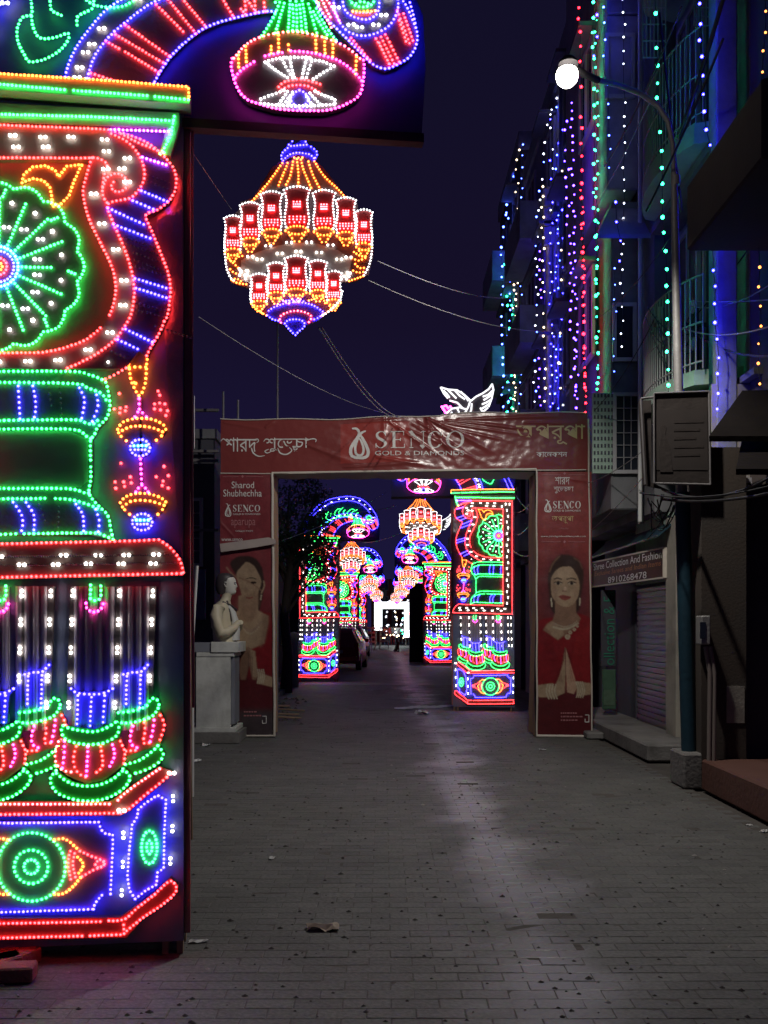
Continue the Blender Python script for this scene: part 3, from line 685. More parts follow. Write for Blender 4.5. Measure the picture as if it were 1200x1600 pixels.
b = MB(); b.box((-120, -20, -0.3), (120, 300, -0.024), M_dirt); g = b.obj('ground'); g['kind'] = 'structure'
road = MB(); RX0, RX1, RYJ = -3.25, 3.02, 26.0
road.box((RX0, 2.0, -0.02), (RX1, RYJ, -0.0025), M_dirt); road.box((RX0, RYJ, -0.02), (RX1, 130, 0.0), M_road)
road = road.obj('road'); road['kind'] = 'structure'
PW, PD, GAP = 0.205, 0.103, 0.0025
def paver_mesh(rr):
    w, d = PW-GAP, PD-GAP; c = 0.004; h = [rr.uniform(-.0015, .0015) for _ in range(4)]
    bot = [(-w/2, -d/2, -.02), (w/2, -d/2, -.02), (w/2, d/2, -.02), (-w/2, d/2, -.02)]
    cz = .0015; mid = [(-w/2, -d/2, -cz), (w/2, -d/2, -cz), (w/2, d/2, -cz), (-w/2, d/2, -cz)]
    top = [(-w/2+c, -d/2+c, h[0]), (w/2-c, -d/2+c, h[1]), (w/2-c, d/2-c, h[2]), (-w/2+c, d/2-c, h[3])]
    v = bot+mid+top; f = [(8, 9, 10, 11)]
    for k in range(4):
        f.append((k, (k+1) % 4, 4+(k+1) % 4, 4+k)); f.append((4+k, 4+(k+1) % 4, 8+(k+1) % 4, 8+k))
    return v, f
rr = random.Random(11)
pm = []
for i in range(5):
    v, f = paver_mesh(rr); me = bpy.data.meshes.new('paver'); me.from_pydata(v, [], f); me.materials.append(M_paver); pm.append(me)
SV, SF, ST = [], [], []; npav = 0; row = 0; y = 3.45
while y < RYJ-0.06:
    x = RX0 + (PW/2 if row % 2 else 0) + PW/2
    while x < RX1-PW/2:
        dz = rr.uniform(-.0015, .0); near = y < 5.0 and abs(x) < y*0.41+0.05 and x > -y*.22-.25
        if near and npav < 300:
            o = bpy.data.objects.new('paver', rr.choice(pm)); COL.objects.link(o); o.parent = road
            o.location = (x, y, dz); o.rotation_euler = (rr.uniform(-.006, .006), rr.uniform(-.006, .006), rr.uniform(-.012, .012)); npav += 1
        elif rr.random() > 0.004:
            v, f = paver_mesh(rr); k = len(SV); c, s = math.cos(a_ := rr.uniform(-.012, .012)), math.sin(a_)
            SV += [(x+p[0]*c-p[1]*s, y+p[0]*s+p[1]*c, p[2]+dz) for p in v]; SF += [tuple(k+q for q in ff) for ff in f]; ST += [rr.random()]*len(v)
        x += PW
    y += PD; row += 1
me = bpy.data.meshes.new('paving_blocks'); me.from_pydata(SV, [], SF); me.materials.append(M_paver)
at = me.attributes.new('tone', 'FLOAT', 'POINT'); at.data.foreach_set('value', ST)
o = bpy.data.objects.new('paving_blocks', me); COL.objects.link(o); o.parent = road; o['kind'] = 'stuff'
# grit and small stones
b = MB(); M_grit = mat('grit', (0.05, 0.043, 0.04), 0.9, 0, .5, 30); M_grit2 = mat('pale_grit', (0.3, 0.28, 0.26), 0.85)
for i in range(1500):
    y = 3.5 + rr.random()**1.7*13; x = rr.uniform(-2.6, 3.0); r = rr.uniform(.004, .013)*(1 if i % 9 else 1.5)
    v = []
    for k in range(6): th = k*math.pi/3; v.append((x+r*1.3*math.cos(th)*rr.uniform(.7, 1.1), y+r*math.sin(th)*rr.uniform(.7, 1.1), 0.0005))
    v.append((x, y, r*.7)); b.add(v, [(k, (k+1) % 6, 6) for k in range(6)], M_grit if i % 7 else M_grit2)
o = b.obj('gravel'); o['kind'] = 'stuff'; tag(o, 'loose grit and dark pebbles scattered over the paving', 'gravel')

# ================================================================ lettering helpers
def text_mesh(body):
    cu = bpy.data.curves.new('lettering', 'FONT'); cu.body = body; cu.resolution_u = 3
    o = bpy.data.objects.new('lettering', cu); COL.objects.link(o)
    me = bpy.data.meshes.new_from_object(o); bpy.data.objects.remove(o); bpy.data.curves.remove(cu)
    return [tuple(v.co) for v in me.vertices], [tuple(p.vertices) for p in me.polygons]
def fit(vs, box):
    xs = [v[0] for v in vs]; ys = [v[1] for v in vs]; x0, y0, x1, y1 = box
    sx = (x1-x0)/(max(xs)-min(xs)); sy = (y1-y0)/(max(ys)-min(ys))
    return [(x0+(v[0]-min(xs))*sx, y1-(v[1]-min(ys))*sy) for v in vs]
def stroke(p, ws, step=4):
    """brush stroke polygon strip in pixels; ws widths along the points"""
    n = len(p); q = catmull(p, False, step) if n > 2 else p; m = len(q); vs, fs = [], []
    for i, a in enumerate(q):
        t = i/(m-1)*(len(ws)-1); k = min(int(t), len(ws)-2); wv = ws[k]+(ws[k+1]-ws[k])*(t-k)
        d = (q[min(i+1, m-1)][0]-q[max(i-1, 0)][0], q[min(i+1, m-1)][1]-q[max(i-1, 0)][1]); l = math.hypot(*d) or 1
        nx, ny = -d[1]/l*wv/2, d[0]/l*wv/2; vs += [(a[0]+nx, a[1]+ny), (a[0]-nx, a[1]-ny)]
    return vs, [(2*i, 2*i+1, 2*i+3, 2*i+2) for i in range(m-1)]
def serif_senco(box):
    x0, y0, x1, y1 = box; W = x1-x0; H = y1-y0; T = H*.17; t = H*.045; out = []
    def S_(p, w): out.append(stroke([(x0+a*H, y0+b_*H) for a, b_ in p], w))
    k = W/H/5.62
    def L(ox, segs):
        for p, w in segs: out.append(stroke([(x0+(ox+a)*H*k, y0+b_*H) for a, b_ in p], w))
    L(0.0, [([(.66, .27), (.64, .02)], [t, t*1.5]), ([(.64, .2), (.5, .04), (.28, .04), (.12, .2), (.22, .4), (.5, .56), (.66, .74), (.5, .95), (.25, .97), (.08, .8)], [t, t, t*1.5, T*.9, T, T, T*.9, t*1.5, t, t]), ([(.06, .72), (.06, .98)], [t*1.5, t])])
    L(.98, [([(.2, 0), (.2, 1)], [T, T]), ([(.0, .02), (.8, .02)], [t, t]), ([(.0, .98), (.85, .98)], [t, t]), ([(.25, .5), (.6, .5)], [t, t]), ([(.8, .0), (.8, .24)], [t, t]), ([(.85, .76), (.85, 1.0)], [t, t]), ([(.6, .4), (.6, .6)], [t, t])])
    L(2.08, [([(.17, .0), (.17, 1)], [t, t]), ([(.1, .0), (.95, 1)], [T*1.1, T*1.1]), ([(.93, 0), (.93, .95)], [t, t]), ([(.0, .02), (.25, .02)], [t, t]), ([(.8, .02), (1.06, .02)], [t, t]), ([(.04, .98), (.3, .98)], [t, t])])
    def ring(ox, rx, a0, a1):
        v, f = [], []; n_ = 28
        for i in range(n_+1):
            th = a0+(a1-a0)*i/n_; c, s = math.cos(th), math.sin(th)
            v += [(x0+(ox+.5*rx*2+c*rx)*H*k, y0+(.5+s*.5)*H), (x0+(ox+.5*rx*2+c*(rx-.17/k*1.0))*H*k, y0+(.5+s*(.5-.045))*H)]
        out.append((v, [(2*i, 2*i+1, 2*i+3, 2*i+2) for i in range(n_)]))
    ring(3.28, .46, math.radians(38), math.radians(322)); L(3.28, [([(.84, .02), (.84, .3)], [t, t]), ([(.86, .75), (.84, .82)], [t, t])])
    ring(4.42, .56, 0, 2*math.pi)
    return out
def drop_logo(box):
    x0, y0, x1, y1 = box
    def m(s): return [(x0+(float(a.split(',')[0])-868)/115*(x1-x0), y0+(float(a.split(',')[1])-117)/187*(y1-y0)) for a in s.split()]
    w = (x1-x0)*.13
    return [stroke(m('880,120 910,122 925,155 893,205 872,250 880,290 925,302 968,296 980,262 962,212 935,165 915,150'), [w*.6, w, w*1.2, w*1.3, w*1.4, w*1.2, w*1.2, w*1.3, w*1.3, w, w*.7]),
            stroke(m('966,135 938,148 912,190 900,240 908,280 940,284 952,250 940,205 925,180'), [w*.5, w, w*1.1, w, w, w*.9, w, w*.9, w*.5])]
def lay(parent, name, parts, Yp, m, hf=None, off=0.004):
    b = MB()
    for vs, fs in parts:
        q = []
        for x, y in vs:
            p = P(x, y, Yp); q.append((p.x, Yp-off-(hf(x, y) if hf else 0), p.z))
        b.add(q, fs, m)
    o = b.obj(name, parent)
    return o
def word(parent, body, box, Yp, m, hf=None, name='lettering', off=0.004):
    vs, fs = text_mesh(body)
    return lay(parent, name, [(fit(vs, box), fs)], Yp, m, hf, off)

# ================================================================ the red gate
YG = 13.8
M_flex = mat('red_vinyl', (0.215, 0.044, 0.04), 0.24, 0, 0.12, 2, 0.25, 9)
M_flex2 = mat('bright_red_vinyl', (0.33, 0.05, 0.042), 0.24, 0, 0.1, 2, 0.2, 9)
M_ink = mat('white_ink', (0.72, 0.70, 0.66), 0.4); M_gold = mat('gold_ink', (0.50, 0.36, 0.17), 0.4); M_faint = mat('faint_ink', (0.40, 0.16, 0.17), 0.4)
M_hem = mat('pale_hem', (0.62, 0.56, 0.48), 0.6, 0, .15, 8); M_cloth = mat('tan_cloth', (0.42, 0.27, 0.15), 0.8, 0, 0.2, 4, 0.4, 6)
M_tape = mat('grey_fold', (0.42, 0.35, 0.32), 0.7, 0, .2, 5)
gate = thing('banner_gate', (0.3, YG, 0), 'red cloth-covered gate arch over the road with white jeweller lettering', 'gate')
gate.location = (0, 0, 0)
CREASES = [((667, 652), (672, 690), .6, 3.0), ((668, 654), (770, 706), .75, 2.2), ((668, 655), (757, 694), .5, 1.6), ((667, 656), (715, 722), .55, 2.4), ((640, 672), (760, 724), .4, 2.0),
           ((700, 657), (815, 668), .5, 1.5), ((690, 660), (812, 678), .45, 1.5), ((720, 655), (880, 650), .5, 1.6), ((610, 660), (664, 700), .45, 2.0), ((622, 668), (690, 714), .4, 1.6), ((590, 714), (672, 728), .5, 2.2),
           ((480, 695), (560, 726), .5, 3.0), ((440, 690), (425, 728), .3, 3), ((350, 660), (420, 672), .3, 2.0), ((415, 668), (432, 656), .5, 2.0), ((560, 660), (640, 655), .4, 1.6), ((700, 668), (800, 690), .35, 1.4),
           ((760, 664), (830, 672), .4, 1.2), ((600, 650), (600, 700), .3, 3), ((820, 660), (905, 662), .3, 2), ((540, 730), (660, 722), .4, 1.6), ((646, 664), (706, 700), .5, 1.4), ((655, 660), (735, 712), .5, 1.5)]
def wrinkle(x, y):
    h = 0.012*noise.noise(Vector((x*.018, y*.03, 3))) + 0.003*noise.noise(Vector((x*.09, y*.12, 8)))
    for (ax, ay), (bx, by), A, wd in CREASES:
        dx, dy = bx-ax, by-ay; L = math.hypot(dx, dy); t = ((x-ax)*dx+(y-ay)*dy)/L/L
        if -0.05 < t < 1.1:
            d = ((x-ax)*dy-(y-ay)*dx)/L; ww = wd*(0.8+.9*max(0, t))
            if abs(d) < 3*ww: h += A*.030*math.exp(-(d/ww)**2)*math.exp(-(max(0, t-.55)/.3)**2)*math.exp(-(min(0, t)/.03)**2)
    return h
def top_edge(x): return 655 - (x-345)*.012 + 2.5*math.sin((x-345)/90.) + 1.2*math.sin((x-345)/23.) - (2 if x > 690 else 0)
def bot_edge(x): return 740 - (x-345)*.012 + 1.6*math.sin((x-345)/70.)
def cloth_grid(name, x0, x1, f0, f1, nx, ny, Yp, hf, m, parent, depth=0.0):
    vs = []; fs = []
    for j in range(ny+1):
        for i in range(nx+1):
            x = x0+(x1-x0)*i/nx; ya, yb = f0(x), f1(x); y = ya+(yb-ya)*j/ny; p = P(x, y, Yp); vs.append((p.x, Yp-hf(x, y), p.z))
    for j in range(ny):
        for i in range(nx): a = j*(nx+1)+i; fs.append((a, a+nx+1, a+nx+2, a+1))
    b = MB(); b.add(vs, fs, m, True); return b.obj(name, parent)
# frame behind the cloth
b = MB()
for x in (350, 420, 843, 920):
    for dy in (0.05, 0.55):
        p = P(x, 700, YG); b.tube([(p.x, YG+dy, 0), (p.x, YG+dy, 4.45)], 0.035, M_wood, 6)
b.obj('post', gate)
fr = MB()
xa, xb, xc, xd = [(q-CX)*YG/FP for q in (345, 425, 838, 918)]
zt = P(600, 652, YG).z; zl = P(600, 738, YG).z
fr.box((xa+.02, YG+.06, 0.03), (xb-.005, YG+.6, zt-.1), M_black); fr.box((xc+.005, YG+.06, 0.03), (xd-.02, YG+.6, zt-.1), M_black)
fr.box((xa+.03, YG+.06, zl+.02), (xd-.03, YG+.6, zt-.12), M_black)
fr.obj('inner_frame', gate)
b = MB()
def sidecloth(xv, sgn):
    vs, fs = [], []
    for j in range(41):
        for i in range(9):
            z = 0.02+(zl)*j/40; y = YG+.01+.6*i/8; vs.append((xv+sgn*(0.012*math.sin(i*1.1+z*2)+.01*noise.noise(Vector((y*3, z*2, xv)))), y, z))
    for j in range(40):
        for i in range(8): a = j*9+i; fs.append((a, a+1, a+10, a+9))
    b.add(vs, fs, M_cloth, True)
sidecloth(xb+.012, 1); b.obj('side_cloth', gate)
b = MB(); sidecloth(xc-.012, -1); b.obj('side_cloth', gate)
b = MB(); vs, fs = [], []
for i in range(61):
    for j in range(5):
        x = xb+(xc-xb)*i/60; vs.append((x, YG+.01+.6*j/4, zl+.01-.02*abs(math.sin(i*.4))*(j/4)))
for i in range(60):
    for j in range(4): a = i*5+j; fs.append((a, a+1, a+6, a+5))
b.add(vs, fs, M_tape, True); b.obj('soffit_cloth', gate)
lint = cloth_grid('lintel_banner', 345, 918, top_edge, bot_edge, 520, 78, YG-.02, wrinkle, M_flex, gate)
# brighter square behind the jeweller's name
cg = cloth_grid('name_field', 532, 640, lambda x: top_edge(x)+7, lambda x: bot_edge(x)-14, 110, 60, YG-.0215, wrinkle, M_flex2, lint)
b = MB()
for (e, wd) in ((lambda x: top_edge(x), .012), (lambda x: bot_edge(x), .012)):
    b.tube([(P(x, e(x), YG).x, YG-.03-wrinkle(x, e(x)), P(x, e(x), YG).z) for x in range(345, 919, 6)], wd*.7, M_hem, 5)
b.obj('hem', lint)
YL = YG-.02
lay(lint, 'emblem', drop_logo((547, 669, 576, 716)), YL, M_ink, wrinkle, .007)
lay(lint, 'lettering', serif_senco((586, 674, 727, 700)), YL, M_ink, wrinkle, .007)
word(lint, 'GOLD & DIAMONDS', (586, 704.5, 725, 711.5), YL, M_ink, wrinkle, off=.007)
word(lint, 'শারদ', (353, 684, 401, 706), YL, M_ink, wrinkle, off=.007)
word(lint, 'শুেভচা', (415, 684, 482, 706), YL, M_ink, wrinkle, off=.007); word(lint, 'ছ', (457, 697, 469, 708), YL, M_ink, wrinkle, off=.007)
for st_ in [stroke(pts('345,690 349,686 354,689 358,693'), [.6, 1.6, 1.8, 1]), stroke(pts('396,688 402,686 404,689 401,692'), [1, 1.6, 1.4, .8]), stroke(pts('393,700 396,708 404,713 414,712'), [1.8, 2.2, 1.8, .7]),
     stroke(pts('412,690 416,686 422,688'), [.7, 1.6, 1.2]), stroke(pts('478,689 487,686 494,687 493,691'), [1.2, 1.8, 1.6, .8]), stroke(pts('420,702 414,705 418,708 426,704'), [1, 1.6, 1.6, .8]), stroke(pts('434,700 438,708 448,710 456,704 452,699'), [1, 2.0, 2.0, 1.6, .8])]: lay(lint, 'flourish', [st_], YL, M_ink, wrinkle, .008)
word(lint, 'অপরূপা', (806, 663, 914, 695), YL, M_gold, wrinkle, off=.008)
word(lint, 'কােলকশন', (838, 706, 886, 714), YL, M_ink, wrinkle, off=.007)

# ---- printed column banners (flat print held in a colour attribute)
import numpy as np
def blur(a, s):
    if s <= 0: return a
    r = int(3*s)+1; k = np.exp(-np.arange(-r, r+1)**2/(2*s*s)); k /= k.sum()
    a = np.apply_along_axis(lambda v: np.convolve(np.pad(v, r, mode='edge'), k, 'valid'), 0, a)
    return np.apply_along_axis(lambda v: np.convolve(np.pad(v, r, mode='edge'), k, 'valid'), 1, a)
class Print:
    def __init__(s, x0, x1, y0, y1, step):
        s.x0, s.x1, s.y0, s.y1 = x0, x1, y0, y1; s.nx = int((x1-x0)/step)+1; s.ny = int((y1-y0)/step)+1; s.st = (x1-x0)/(s.nx-1)
        s.X, s.Y = np.meshgrid(np.linspace(x0, x1, s.nx), np.linspace(y0, y1, s.ny)); s.C = np.zeros((s.ny, s.nx, 3))
    def mask(s, p, soft, smooth=True):
        if smooth: p = catmull(p, True)[:-1]
        m = np.zeros(s.X.shape, bool); n = len(p)
        for i in range(n):
            (ax, ay), (bx, by) = p[i], p[(i+1) % n]
            if ay == by: continue
            c = ((ay > s.Y) != (by > s.Y)) & (s.X < (bx-ax)*(s.Y-ay)/(by-ay)+ax); m ^= c
        return blur(m.astype(float), soft/s.st)
    def fill(s, p, col, soft=.5, a=1.0, smooth=True):
        m = (s.mask(p, soft, smooth)*a)[..., None]; s.C = s.C*(1-m)+np.array(col)*m
    def ell(s, cx, cy, rx, ry, col, soft=.5, a=1.0, rot=0):
        c, sn = math.cos(rot), math.sin(rot)
        s.fill([(cx+rx*math.cos(t)*c-ry*math.sin(t)*sn, cy+rx*math.cos(t)*sn+ry*math.sin(t)*c) for t in [i*math.pi/6 for i in range(12)]], col, soft, a)
    def line(s, p, w, col, soft=.3, a=1.0):
        v, f = stroke(p, [w]*len(p)); s.fill([v[i] for i in range(0, len(v), 2)]+[v[i] for i in range(len(v)-1, 0, -2)], col, soft, a, False)
    def mesh(s, name, Yp, hf, m, parent):
        rg = np.random.default_rng(4); n1 = blur(rg.random(s.X.shape), 3); n1 = (n1-n1.mean())/n1.std(); n2 = blur(rg.random(s.X.shape), .8); n2 = (n2-n2.mean())/n2.std(); s.C = np.clip(s.C*(1+.05*n1+.05*n2)[..., None], 0, 1)
        vs = []
        for j in range(s.ny):
            for i in range(s.nx):
                x, y = s.X[j, i], s.Y[j, i]; vs.append(((x-CX)*Yp/FP, Yp-hf(x, y), HC-(y-HY)*Yp/FP))
        nx = s.nx; fs = [(j*nx+i, (j+1)*nx+i, (j+1)*nx+i+1, j*nx+i+1) for j in range(s.ny-1) for i in range(nx-1)]
        me = bpy.data.meshes.new(name); me.from_pydata(vs, [], fs); me.materials.append(m)
        at = me.color_attributes.new('print', 'FLOAT_COLOR', 'POINT'); at.data.foreach_set('color', np.concatenate([s.C, np.ones(s.C.shape[:2]+(1,))], 2).ravel())
        me.polygons.foreach_set('use_smooth', [True]*len(fs)); o = bpy.data.objects.new(name, me); COL.objects.link(o); o.parent = parent; return o
M_print = mat('printed_vinyl', (.3, .03, .03), 0.38, 0, 0, 5, 0.2, 9)
an = M_print.node_tree.nodes.new('ShaderNodeAttribute'); an.attribute_name = 'print'; M_print.node_tree.links.new(an.outputs['Color'], M_print.node_tree.nodes['Principled BSDF'].inputs['Base Color'])
SK, SK2, RED, DRED, HAIR, LIP = (.36, .25, .16), (.23, .13, .085), (.20, .010, .014), (.09, .010, .014), (.035, .017, .013), (.22, .05, .04)
JW = (.45, .38, .27)
def qz(s): return pts(s, 840, 850, 10.667)
def qs(s): return pts(s, 820, 720, 3.018)
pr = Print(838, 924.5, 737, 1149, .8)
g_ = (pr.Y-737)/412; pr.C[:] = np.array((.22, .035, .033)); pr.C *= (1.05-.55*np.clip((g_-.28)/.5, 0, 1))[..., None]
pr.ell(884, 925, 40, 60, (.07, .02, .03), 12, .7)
pr.fill(qz('185,480 230,330 330,210 430,170 560,190 690,270 755,400 770,560 740,760 700,1000 660,1130 260,1150 190,800 170,600'), HAIR, 1.2, .96)
pr.line(qz('200,470 260,320 380,195'), 2.2, (.22, .12, .07), .8, .7); pr.line(qz('600,230 700,300 745,420'), 1.8, (.2, .1, .07), .8, .6)
pr.fill(qz('-40,1330 60,1290 160,1330 200,1600 0,1620'), RED, .6)
pr.fill(qs('55,760 90,745 260,720 310,740 318,900 318,1090 60,1090'), RED, .8, 1, False)
pr.fill(qs('60,1080 318,1080 318,1300 60,1300'), DRED, 6, .9, False)
pr.fill(qz('290,960 640,960 640,1140 720,1240 700,1290 640,1360 530,1470 340,1600 90,1430 160,1330 250,1270 290,1150'), SK2, .7, 1, False)
pr.fill(qz('170,1340 260,1290 420,1440 440,1510 340,1595 95,1432'), SK, 1.0, .8, False)
pr.fill(qz('225,640 240,540 310,440 400,385 480,375 560,385 640,500 690,620 695,780 655,920 570,1020 470,1048 370,1020 285,940 232,830'), SK, .6)
pr.fill(qz('560,400 640,500 692,640 692,800 620,960 540,1030 600,800 600,600'), SK2, 2.2, .35)
pr.fill(qz('225,640 240,540 300,600 300,850 380,1010 285,940'), SK2, 1.6, .4)
for s_, w in (('268,590 330,568 405,590', 2.2), ('482,590 560,570 648,592', 2.2)): pr.line(qz(s_), w, HAIR, .5, .9)
for cx_ in (340, 568): pr.ell(840+cx_/10.667, 850+655/10.667, 6.2, 2.6, (.42, .36, .28), .5, .5); pr.ell(840+cx_/10.667, 850+655/10.667, 2.5, 2.5, (.02, .01, .01), .4, 1); pr.line(qz(f'{cx_-75},650 {cx_},626 {cx_+75},652'), 1.5, (.03, .015, .01), .4, .95)
pr.line(qz('465,620 470,700 440,770'), 1.4, SK2, 1, .5); pr.ell(882, 923.5, 4.2, 1.3, (.16, .07, .05), .6, .8); pr.ell(883, 920, 2.6, 3.2, (.6, .42, .3), 1, .6)
pr.fill(qz('350,872 420,850 470,858 560,880 520,920 450,940 390,915'), LIP, .5); pr.line(qz('360,880 460,884 550,884'), .8, (.12, .02, .02), .4, .9)
for s_ in ('225,900 240,1050', '706,900 700,1030'): pr.line(qz(s_), 2.2, JW, .5)
for i in range(15):
    t = i/14; pr.ell(840+(270+400*t)/10.667, 850+(1385+60*math.sin(math.pi*t)-60*t)/10.667, 1.9, 1.9, JW, .5, .85); pr.ell(840+(300+350*t)/10.667, 850+(1330+70*math.sin(math.pi*t)-40*t)/10.667, 1.2, 1.2, JW, .5, .6)
for a, b_, r in ((500, 1545, 4.2), (545, 1475, 3.0), (612, 1425, 2.6), (660, 1370, 2.2)): pr.ell(840+a/10.667, 850+b_/10.667, r, r, JW, .6, .9); pr.ell(840+a/10.667, 850+b_/10.667, r*.5, r*.5, (.3, .2, .12), .6, .8)
pr.fill(qs('190,878 182,950 160,1020 142,1062 150,1112 188,1095 193,1000'), SK, .5, 1, False); pr.fill(qs('193,880 214,950 238,1030 245,1070 232,1100 200,1092 194,1000'), (.44, .28, .19), .5, 1, False)
pr.line(qs('188,882 176,950 152,1020 136,1062'), 2.0, (.10,.008,.012), .9, .8); pr.line(qs('196,884 220,950 246,1030 252,1070'), 2.0, (.10,.008,.012), .9, .8); pr.line(qs('191,885 193,1090'), 1.2, (.14,.07,.05), .5, .9); pr.line(qs('184,905 165,1040'), .7, SK2, .3, .7); pr.line(qs('200,905 229,1040'), .7, SK2, .3, .8); pr.line(qs('176,960 172,1040'), .7, SK2, .4, .5); pr.line(qs('207,960 220,1040'), .7, SK2, .4, .5)
pr.fill(qs('36,1062 130,1048 152,1080 148,1118 36,1112'), SK, .6, 1, False); pr.fill(qs('240,1040 318,1050 318,1100 246,1112'), SK, .6, 1, False)
for k in range(4):
    pr.line(qs(f'{108+k*13},1052 {102+k*13},1088 {114+k*13},1124'), 2.2, JW, .4); pr.line(qs(f'{240+k*10},1040 {252+k*10},1080 {242+k*10},1118'), 1.9, JW, .4)
def wr2(x, y): return 0.006*noise.noise(Vector((x*.05, y*.012, 1)))+0.004*noise.noise(Vector((x*.03, y*.06, 5)))+.008*math.exp(-(((x-905)*.35+(y-738)-.5*(x-880))/2.5)**2)*math.exp(-((x-902)/16)**2)
pr.fill(qz('235,700 260,620 330,720 330,900 300,960 250,880'), SK2, 2.2, .35); pr.fill(qz('300,470 400,420 500,420 600,480 540,560 380,560'), (.44, .32, .22), 2.2, .4)
pr.ell(866, 925, 3, 3.5, (.42, .27, .19), 1.6, .5); pr.ell(898.5, 925, 3, 3.5, (.34, .22, .15), 1.6, .5); pr.ell(883, 944.5, 5, 2, (.42, .30, .2), 1.4, .4)
for k_ in range(9): pr.line(qs(f'{70+k_*6},{770+k_*4} {90+k_*9},{900+k_*10} {80+k_*12},{1040}'), 1.6, (.12, .008, .012), 1.2, .45); pr.line(qs(f'{300-k_*6},{770+k_*4} {290-k_*9},{900+k_*10} {300-k_*10},{1040}'), 1.6, (.30, .02, .02), 1.2, .4)
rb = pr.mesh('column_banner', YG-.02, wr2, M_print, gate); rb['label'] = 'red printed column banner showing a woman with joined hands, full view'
def qL(s): return pts(s, 290, 860, 5.333)
pl = Print(344, 426, 741, 1149, .8)
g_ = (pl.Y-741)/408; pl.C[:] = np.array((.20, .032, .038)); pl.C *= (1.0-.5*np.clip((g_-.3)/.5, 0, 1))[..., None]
pl.fill(qL('370,120 400,70 470,45 560,55 620,110 650,200 650,330 620,480 590,500 470,250 420,200'), HAIR, 1)
pl.line(qL('340,140 380,190 440,235'), 2.2, SK, .8, .7)
pl.fill(qL('395,520 430,500 700,520 735,560 735,1080 300,1080 330,800'), RED, 1, 1, False); pl.fill(qL('280,1000 735,1060 735,1560 250,1560'), DRED, 8, 1, False)
pl.fill(qL('440,380 600,350 605,500 690,548 690,600 655,770 570,812 480,832 400,800 380,600 395,520 440,500'), SK, .8, 1, False)
pl.fill(qL('425,190 480,120 510,95 570,130 610,200 632,262 612,330 585,400 530,440 480,420 460,340 435,260'), SK, .7)
pl.fill(qL('450,400 600,340 600,480 440,480'), SK2, 3, .6); pl.line(qL('440,225 540,268 640,340'), 2.4, SK2, .8, .8)  # diagonal stroke is a cable's cast shadow painted into the print
pl.line(qL('500,238 550,228 590,240'), 1.3, HAIR, .4); pl.ell(290+565/5.333, 860+268/5.333, 4.5, 2, (.03, .015, .01), .4); pl.line(qL('505,392 530,398 560,390'), 2.0, LIP, .5); pl.ell(290+500/5.333, 860+330/5.333, 2.5, 5, SK2, 1, .5)
pl.line(qL('650,250 655,300 630,360'), 2.2, SK, .6); pl.line(qL('632,370 625,415'), 2, JW, .4)
for i in range(15):
    t = i/14; pl.ell(290+(455+170*t)/5.333, 860+(600+70*math.sin(math.pi*t))/5.333, 1.8, 2.6, (.30, .2, .15), .5, .7)
pl.fill(qL('470,840 520,800 570,840 600,1000 590,1080 560,1080 530,960 500,1080 460,1080 440,960'), SK2, .7, 1, False)
pl.fill(qL('540,830 580,840 600,1060 560,1050'), SK, .8, 1, False)
pl.fill(qL('600,1010 730,1060 730,1140 600,1110'), SK, .6, 1, False)
pl.fill(qL('470,470 530,470 590,500 590,560 520,600 450,560'), SK2, 1.6, .6); pl.fill(qL('640,540 700,548 690,640 655,780 610,800 640,660'), SK2, 1.6, .5); pl.fill(qL('385,520 430,540 420,700 400,800 375,680'), SK2, 1.6, .6)
for i in range(11): pl.ell(290+(470+14*i)/5.333, 860+(640+55*math.sin(math.pi*i/10))/5.333, 1.3, 1.8, JW, .4, .6)
pl.line(qL('520,830 525,960 505,1080'), .9, (.1, .05, .04), .4, .8); pl.line(qL('552,850 560,960 548,1060'), .8, (.1, .05, .04), .4, .7); pl.fill(qL('395,800 470,835 450,960 440,1080 330,1080 340,850'), (.11, .008, .014), 1.2, .9, False)
pl.line(qL('385,700 470,830 560,815 660,770'), 1.2, (.3, .2, .12), .5, .6)
for k in range(4): pl.line(qL(f'{600+k*16},990 {608+k*16},1050 {596+k*16},1110'), 2.0, JW, .4)
pl.fill(qL('440,1330 735,1330 735,1560 440,1560'), (.05, .05, .055), 4, .8, False)
def wr3(x, y): return 0.006*noise.noise(Vector((x*.05, y*.012, 11)))+0.004*noise.noise(Vector((x*.03, y*.06, 15)))+.007*math.exp(-(((x-352)-(y-825)*.9)/3)**2)*math.exp(-((y-825)/16)**2)
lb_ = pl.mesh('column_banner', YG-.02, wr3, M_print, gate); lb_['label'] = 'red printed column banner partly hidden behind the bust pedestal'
YB = YG-.02
